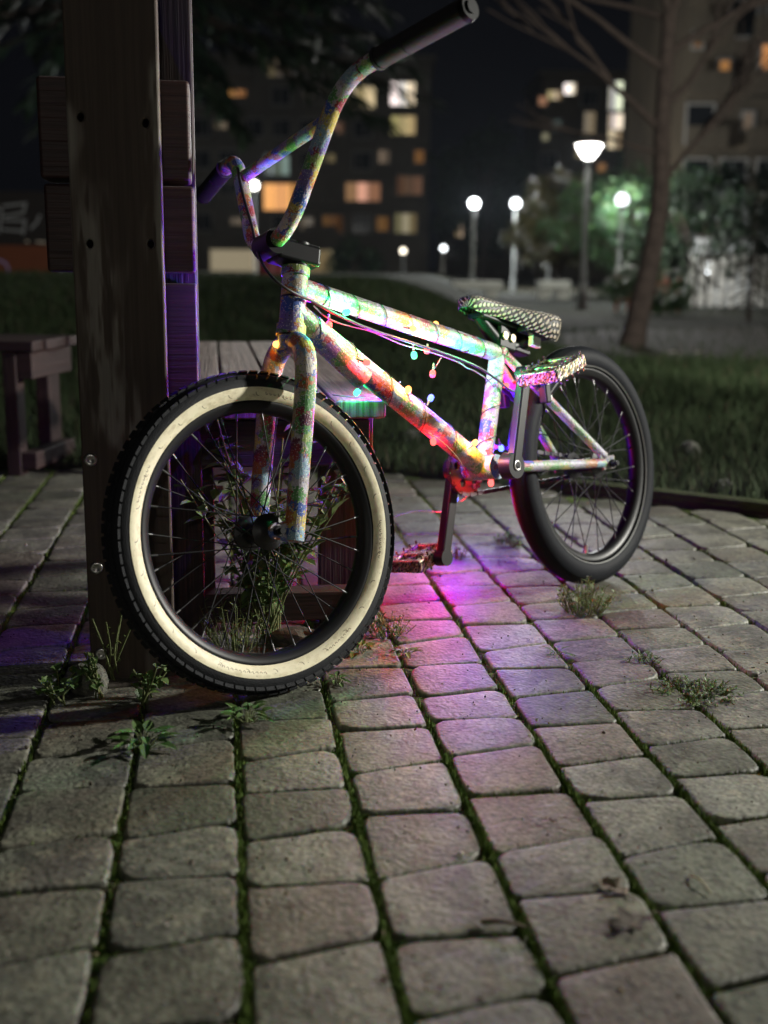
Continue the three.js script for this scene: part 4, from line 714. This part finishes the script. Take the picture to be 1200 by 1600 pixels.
function leafyTree(name, label, px, base, z, w, h, cols, o = {}) {
  const b = at(px, base, z), t = thing(name, label, o.cat || 'tree', [b.x, o.y0 ?? 0, z], 0, o.group); seed = Math.round(px * 7 + 3);
  const tr = [], tips = []; const th = o.trunk ?? h * 0.3;
  mesh('trunk', tube([V(0, -0.1, 0), V(gauss() * 0.05, th * 0.6, 0), V(gauss() * 0.08, th, 0)], k => mix(h * 0.03, h * 0.02, k), 10, 10), bark, t);
  for (let i = 0; i < (o.n || 46); i++) { const a = rnd() * 6.28, e = Math.acos(rr(-1, 1)), q = Math.cbrt(rr(0.25, 1)) * (0.75 + 0.5 * fbm(a / 6.3, e / 3.2, 5, 5, 2, 9)); const c = V(Math.cos(a) * Math.sin(e) * w / 2 * q, th + (h - th) * (0.5 + 0.5 * Math.cos(e) * q), Math.sin(a) * Math.sin(e) * w / 2 * q); tips.push(c); if (i % 3 === 0) tr.push(tube([V(0, th * 0.85, 0), V(c.x * 0.4, mix(th, c.y, 0.6), c.z * 0.4), c], k => mix(h * 0.011, h * 0.003, k), 8, 5)); }
  mesh('limbs', tr, bark, t);
  crown(t, tips, o.per || 70, w * 0.085, o.leaf || w * 0.05, (o.leaf || w * 0.05) * 0.55, cols, leafMat); return t;
}
const G1 = [[0.05, 0.11, 0.035], [0.07, 0.14, 0.04], [0.04, 0.09, 0.04]], G2 = [[0.12, 0.11, 0.03], [0.15, 0.12, 0.035], [0.09, 0.10, 0.03]], G3 = [[0.02, 0.04, 0.02], [0.025, 0.05, 0.025]];
leafyTree('leafy_tree', 'green leafy tree lit by the lamp hidden in its crown', 985, 480, -31, 4.4, 3.3, G1, { n: 80, per: 130, leaf: 0.13, trunk: 0.9 });
leafyTree('leafy_tree', 'yellowish leafy tree standing left of the green tree behind the bowl lamp', 872, 470, -36, 3.0, 3.5, G2, { n: 70, per: 120, leaf: 0.13, trunk: 0.8 });
leafyTree('leafy_tree', 'dark tree standing between the bare tree and the white railing', 1085, 470, -24, 2.8, 2.6, G3, { n: 50, per: 60, leaf: 0.16, trunk: 0.5 });
leafyTree('round_shrub', 'dark round shrub in front of the lit ground floor wall', 555, 440, -62, 3.1, 2.3, G3, { n: 40, per: 60, leaf: 0.25, trunk: 0.15, cat: 'shrub' });
leafyTree('round_shrub', 'dark low shrub beside the playground at the lawn edge', 1010, 500, -19, 1.5, 0.75, G1, { n: 30, per: 50, leaf: 0.1, trunk: 0.1, cat: 'shrub' });
leafyTree('tall_tree', 'tall dark tree standing between the two lit buildings', 755, 440, -95, 8, 12, G3, { n: 70, per: 70, leaf: 0.7, trunk: 3 });
leafyTree('tall_tree', 'dark broad tree in front of the balcony building', 1140, 470, -40, 6, 3.9, G3, { n: 70, per: 70, leaf: 0.35, trunk: 1.2 });
function conifer(label, px, base, z, h, w, tiers, per, bare = 0.16) {
  const b = at(px, base, z), t = thing('conifer', label, 'tree', [b.x, 0, z]), o = [], lv = { p: [], c: [] }; seed = Math.round(px + h * 10);
  mesh('trunk', new THREE.CylinderGeometry(h * 0.006, h * 0.02, h, 10).translate(0, h / 2, 0), bark, t);
  for (let i = 0; i < tiers; i++) { const y = h * (bare + (0.96 - bare) * i / tiers), L = w / 2 * (1 - 0.85 * i / tiers); for (let k = 0; k < 9; k++) { const a = k / 9 * 6.28 + i * 0.7 + gauss() * 0.15, e = V(Math.cos(a) * L, y - L * 0.32, Math.sin(a) * L), s = V(0, y, 0); o.push(cyl(s, e, h * 0.004, h * 0.0015, 5)); for (let j = 0; j < per; j++) { const p = s.clone().lerp(e, Math.sqrt(rnd())); leafGeo(lv, p, V(Math.cos(a) + gauss() * 0.7, -0.35 + gauss() * 0.3, Math.sin(a) + gauss() * 0.7), w * rr(0.04, 0.07), w * 0.012, 0.1, G3[j % 2].map(q => q * rr(0.8, 1.3))); } } }
  mesh('limbs', o, bark, t); mesh('needles', leafMesh(lv), leafMat, t);
}
conifer('small dark conifer standing in front of the white railing', 1168, 520, -17, 1.75, 1.1, 9, 26);
conifer('large dark conifer whose boughs reach over the view behind the handlebars', 205, 500, -19, 11, 9.5, 16, 90, 0.44);

const darkPane = std({ color: lin(0.015, 0.017, 0.02), roughness: 0.12 }), frameMat = std({ color: lin(0.32, 0.31, 0.29), roughness: 0.7 });
// low white railing and lit wall behind the small conifer
{
  const z = -23, a = at(1076, 500, z), b = at(1240, 500, z), t = thing('white_railing', 'low white painted picket railing behind the small conifer', 'railing', [0, 0, z]);
  const wm = std({ color: lin(0.78, 0.78, 0.74), roughness: 0.6 });
  for (const y of [0.25, 0.85]) mesh('rail', box(b.x - a.x, 0.06, 0.05, (a.x + b.x) / 2, y, 0, 0.008), wm, t);
  for (let x = a.x; x < b.x; x += 0.2) mesh('picket', box(0.12, 1.0, 0.03, x, 0.55, 0.045, 0.01), wm, t);
}
{
  const z = -21, a = at(962, 500, z), b = at(1058, 500, z), t = thing('playground_fence', 'low dull red playground fence on the lawn behind the bare tree', 'fence', [0, 0, z]), m = std({ color: lin(0.32, 0.08, 0.04), roughness: 0.6 });
  for (const y of [0.2, 0.5]) mesh('rail', box(b.x - a.x, 0.05, 0.04, (a.x + b.x) / 2, y, 0, 0.006), m, t);
  for (let i = 0; i < 6; i++) mesh('post', box(0.06, 0.62, 0.06, mix(a.x, b.x, i / 5), 0.3, 0.001, 0.006), m, t);
}
{
  const z = -27.5, a = at(1086, 372, z), b = at(1172, 455, z), t = thing('kiosk', 'small white kiosk standing behind the white railing and the small conifer', 'kiosk', [(a.x + b.x) / 2, 0, z]), w = b.x - a.x, wm = std({ color: lin(0.7, 0.7, 0.68), roughness: 0.7 });
  mesh('wall', box(w, a.y, 1.2, 0, a.y / 2, -0.6), wm, t); mesh('roof', box(w + 0.3, 0.08, 1.5, 0, a.y + 0.04, -0.6, 0.02), darkWood, t); mesh('hatch', box(w * 0.6, 0.45, 0.04, 0, a.y - 0.55, 0.02), darkPane, t);
}
// ---------------------------------------------------------------- buildings
const wallTex = tex(256, 256, (u, v) => { const a = fbm(u, v, 6, 6, 5, 501), b = fbm(u, v, 60, 60, 2, 507); return lerp3([0.36, 0.34, 0.31], [0.46, 0.44, 0.40], a).map(q => q * (0.85 + 0.3 * b)); }, true, 0.2, 0.2);
const facade = std({ map: wallTex, roughness: 0.95 }), facade2 = std({ map: wallTex, color: lin(0.8, 0.72, 0.62), roughness: 0.95 });
function windowPart(t, x, y, w, h, z, lit) {
  const g = sub('window', t); g.position.set(x, y, z);
  if (lit) { const n = w > 1.6 ? 3 : w > 0.9 ? 2 : 1; for (let i = 0; i < n; i++) { const q = lit[1] * (n > 1 ? rr(0.35, 1.35) : 1); mesh('pane', box(w / n - 0.04, h, 0.05, w * ((i + 0.5) / n - 0.5), 0, 0.0), glow(lit[0][0], lit[0][1] * rr(0.88, 1.05), lit[0][2] * rr(0.7, 1.15), q), g); } if (w > 1) mesh('curtain', box(w * rr(0.15, 0.3), h * 0.98, 0.03, w * (rnd() < 0.5 ? -0.36 : 0.36), 0, 0.045), glow(lit[0][0], lit[0][1] * 0.85, lit[0][2] * 0.7, lit[1] * 0.45), g); }
  else mesh('pane', box(w, h, 0.05, 0, 0, 0.0), darkPane, g);
  mesh('frame', [box(w + 0.2, 0.1, 0.14, 0, h / 2 + 0.05, 0.03), box(w + 0.2, 0.1, 0.14, 0, -h / 2 - 0.05, 0.03), box(0.1, h, 0.14, -w / 2 - 0.05, 0, 0.03), box(0.1, h, 0.14, w / 2 + 0.05, 0, 0.03), ...(w > 1.2 ? [box(0.07, h, 0.1, rr(-0.2, 0.2) * w, 0, 0.02)] : [])], frameMat, g);
}
function building(label, x0, x1, top, z, depth, mat, rows, cols, lits, opt = {}) {
  const A = at(x0, 424, z), B = at(x1, 424, z), T = at((x0 + x1) / 2, top, z), t = thing('apartment_building', label, 'building', [(A.x + B.x) / 2, 0, z]); seed = Math.round(x0 * 3 + 5);
  const w = B.x - A.x, h = T.y, cx = (A.x + B.x) / 2;
  mesh('wall', box(w, h + 0.5, depth, 0, h / 2 - 0.25, -depth / 2), mat, t);
  mesh('roof', [box(w + 0.8, 0.35, depth + 0.8, 0, h + 0.15, -depth / 2 + 0.2)], mat, t);
  const px = p => at(p, 424, z).x - cx, used = [];
  for (const [x, y, ww, hh, col, k] of lits) { const c = at(x, y, z), s = -z / F_PX; windowPart(t, c.x - cx, c.y, ww * s, hh * s, 0.05, [col, k]); used.push([c.x - cx, c.y, ww * s, hh * s]); }
  for (let r = 0; r < rows.length; r++) for (let c = 0; c < cols; c++) { const x = -w / 2 + w * (c + 0.5) / cols, y = at(600, rows[r], z).y; if (y > h - 1 || used.some(q => Math.abs(q[0] - x) < q[2] / 2 + 1.0 && Math.abs(q[1] - y) < q[3] / 2 + 0.9)) continue; windowPart(t, x, y, opt.ww || 1.5, opt.wh || 1.4, 0.05, null); }
  if (opt.balc) for (const r of rows) for (const [c0, c1] of opt.balc) { const a = px(c0), b = px(c1), y = at(600, r, z).y - (opt.by || 1.05); if (y > h - 1.4) continue; const g = sub('balcony', t); g.position.set((a + b) / 2, y, 0); mesh('slab', box(b - a, 0.16, 1.2, 0, 0, 0.6), mat, g); mesh('parapet', box(b - a, 0.75, 0.1, 0, 0.45, 1.16), mat, g); }
  return t;
}
const W1 = [1, 0.82, 0.52], W2 = [1, 0.93, 0.8], OR = [1, 0.48, 0.16], SA2 = [1, 0.55, 0.36], CY = [0.62, 0.82, 0.78], YE = [1, 0.86, 0.5];
building('wide apartment block with orange and white lit windows behind the handlebars', 298, 668, 92, -104, 14, facade, [104, 152, 202, 252, 302, 350], 9, [[369, 152, 28, 20, OR, 0.35], [437, 104, 34, 28, W1, 0.09], [563, 152, 44, 30, W1, 0.75], [629, 147, 36, 32, W2, 1.6], [630, 196, 36, 26, YE, 0.85], [433, 258, 36, 28, CY, 0.32], [513, 254, 20, 24, YE, 0.1], [440, 308, 54, 38, OR, 0.75], [567, 300, 52, 26, SA2, 0.55], [640, 290, 38, 26, SA2, 0.12], [634, 349, 32, 28, YE, 0.28], [520, 350, 30, 24, OR, 0.08], [426, 414, 190, 44, YE, 0.36], [345, 200, 18, 16, W1, 0.12], [486, 152, 20, 18, W2, 0.14], [600, 245, 16, 18, W1, 0.12], [372, 350, 22, 18, W1, 0.16], [480, 350, 18, 18, W2, 0.2], [655, 245, 14, 18, OR, 0.14], [528, 200, 18, 16, SA2, 0.1], [598, 350, 18, 20, OR, 0.14]], { balc: [[340, 396], [476, 528]] });  // the wide low yellow entry is a lit wall, made as a glowing window
building('dark tower block with a column of bright stairwell windows behind the bowl lamp', 836, 1012, 118, -112, 12, facade2, [150, 200, 250, 300], 6, [[848, 158, 12, 12, SA2, 0.3], [866, 149, 20, 12, W1, 0.6], [890, 139, 17, 15, W2, 1.5], [962, 150, 20, 40, [0.9, 1, 0.96], 1.1], [962, 190, 21, 22, W2, 1.0], [960, 218, 19, 26, W1, 0.6], [921, 194, 16, 34, W1, 0.16], [870, 196, 12, 14, CY, 0.08], [905, 240, 10, 12, W1, 0.2], [940, 262, 12, 12, OR, 0.2], [985, 176, 10, 14, W1, 0.25], [852, 214, 10, 10, W2, 0.2]]);
building('low far houses with small lit windows below the tower block', 690, 858, 262, -130, 10, facade2, [300, 345, 390], 5, [[822, 282, 14, 11, OR, 0.35], [845, 282, 22, 12, W1, 0.9], [718, 343, 14, 14, W2, 0.5], [719, 362, 14, 14, W1, 0.5], [778, 332, 16, 14, OR, 0.12]]);
building('tall brownish balcony building standing beyond the bare tree', 1050, 1330, -180, -52, 12, facade2, [-40, 20, 105, 190, 275, 360], 5, [[1131, 112, 15, 30, OR, 0.32], [1196, 90, 14, 34, OR, 0.5], [1168, 190, 14, 24, W1, 0.12], [1090, 62, 12, 22, OR, 0.12]], { ww: 1.1, wh: 1.6, balc: [[1050, 1112], [1140, 1180]], by: 1.0 });

// thin night mist: the lamps glow in it and the far blocks fade
scene.fog = new THREE.FogExp2(0x9aa2ac, 0.0002);
for (const o of scene.children) o.traverse(m => { if (m.isMesh) { m.castShadow = true; m.receiveShadow = true; } });
renderer.render(scene, camera);
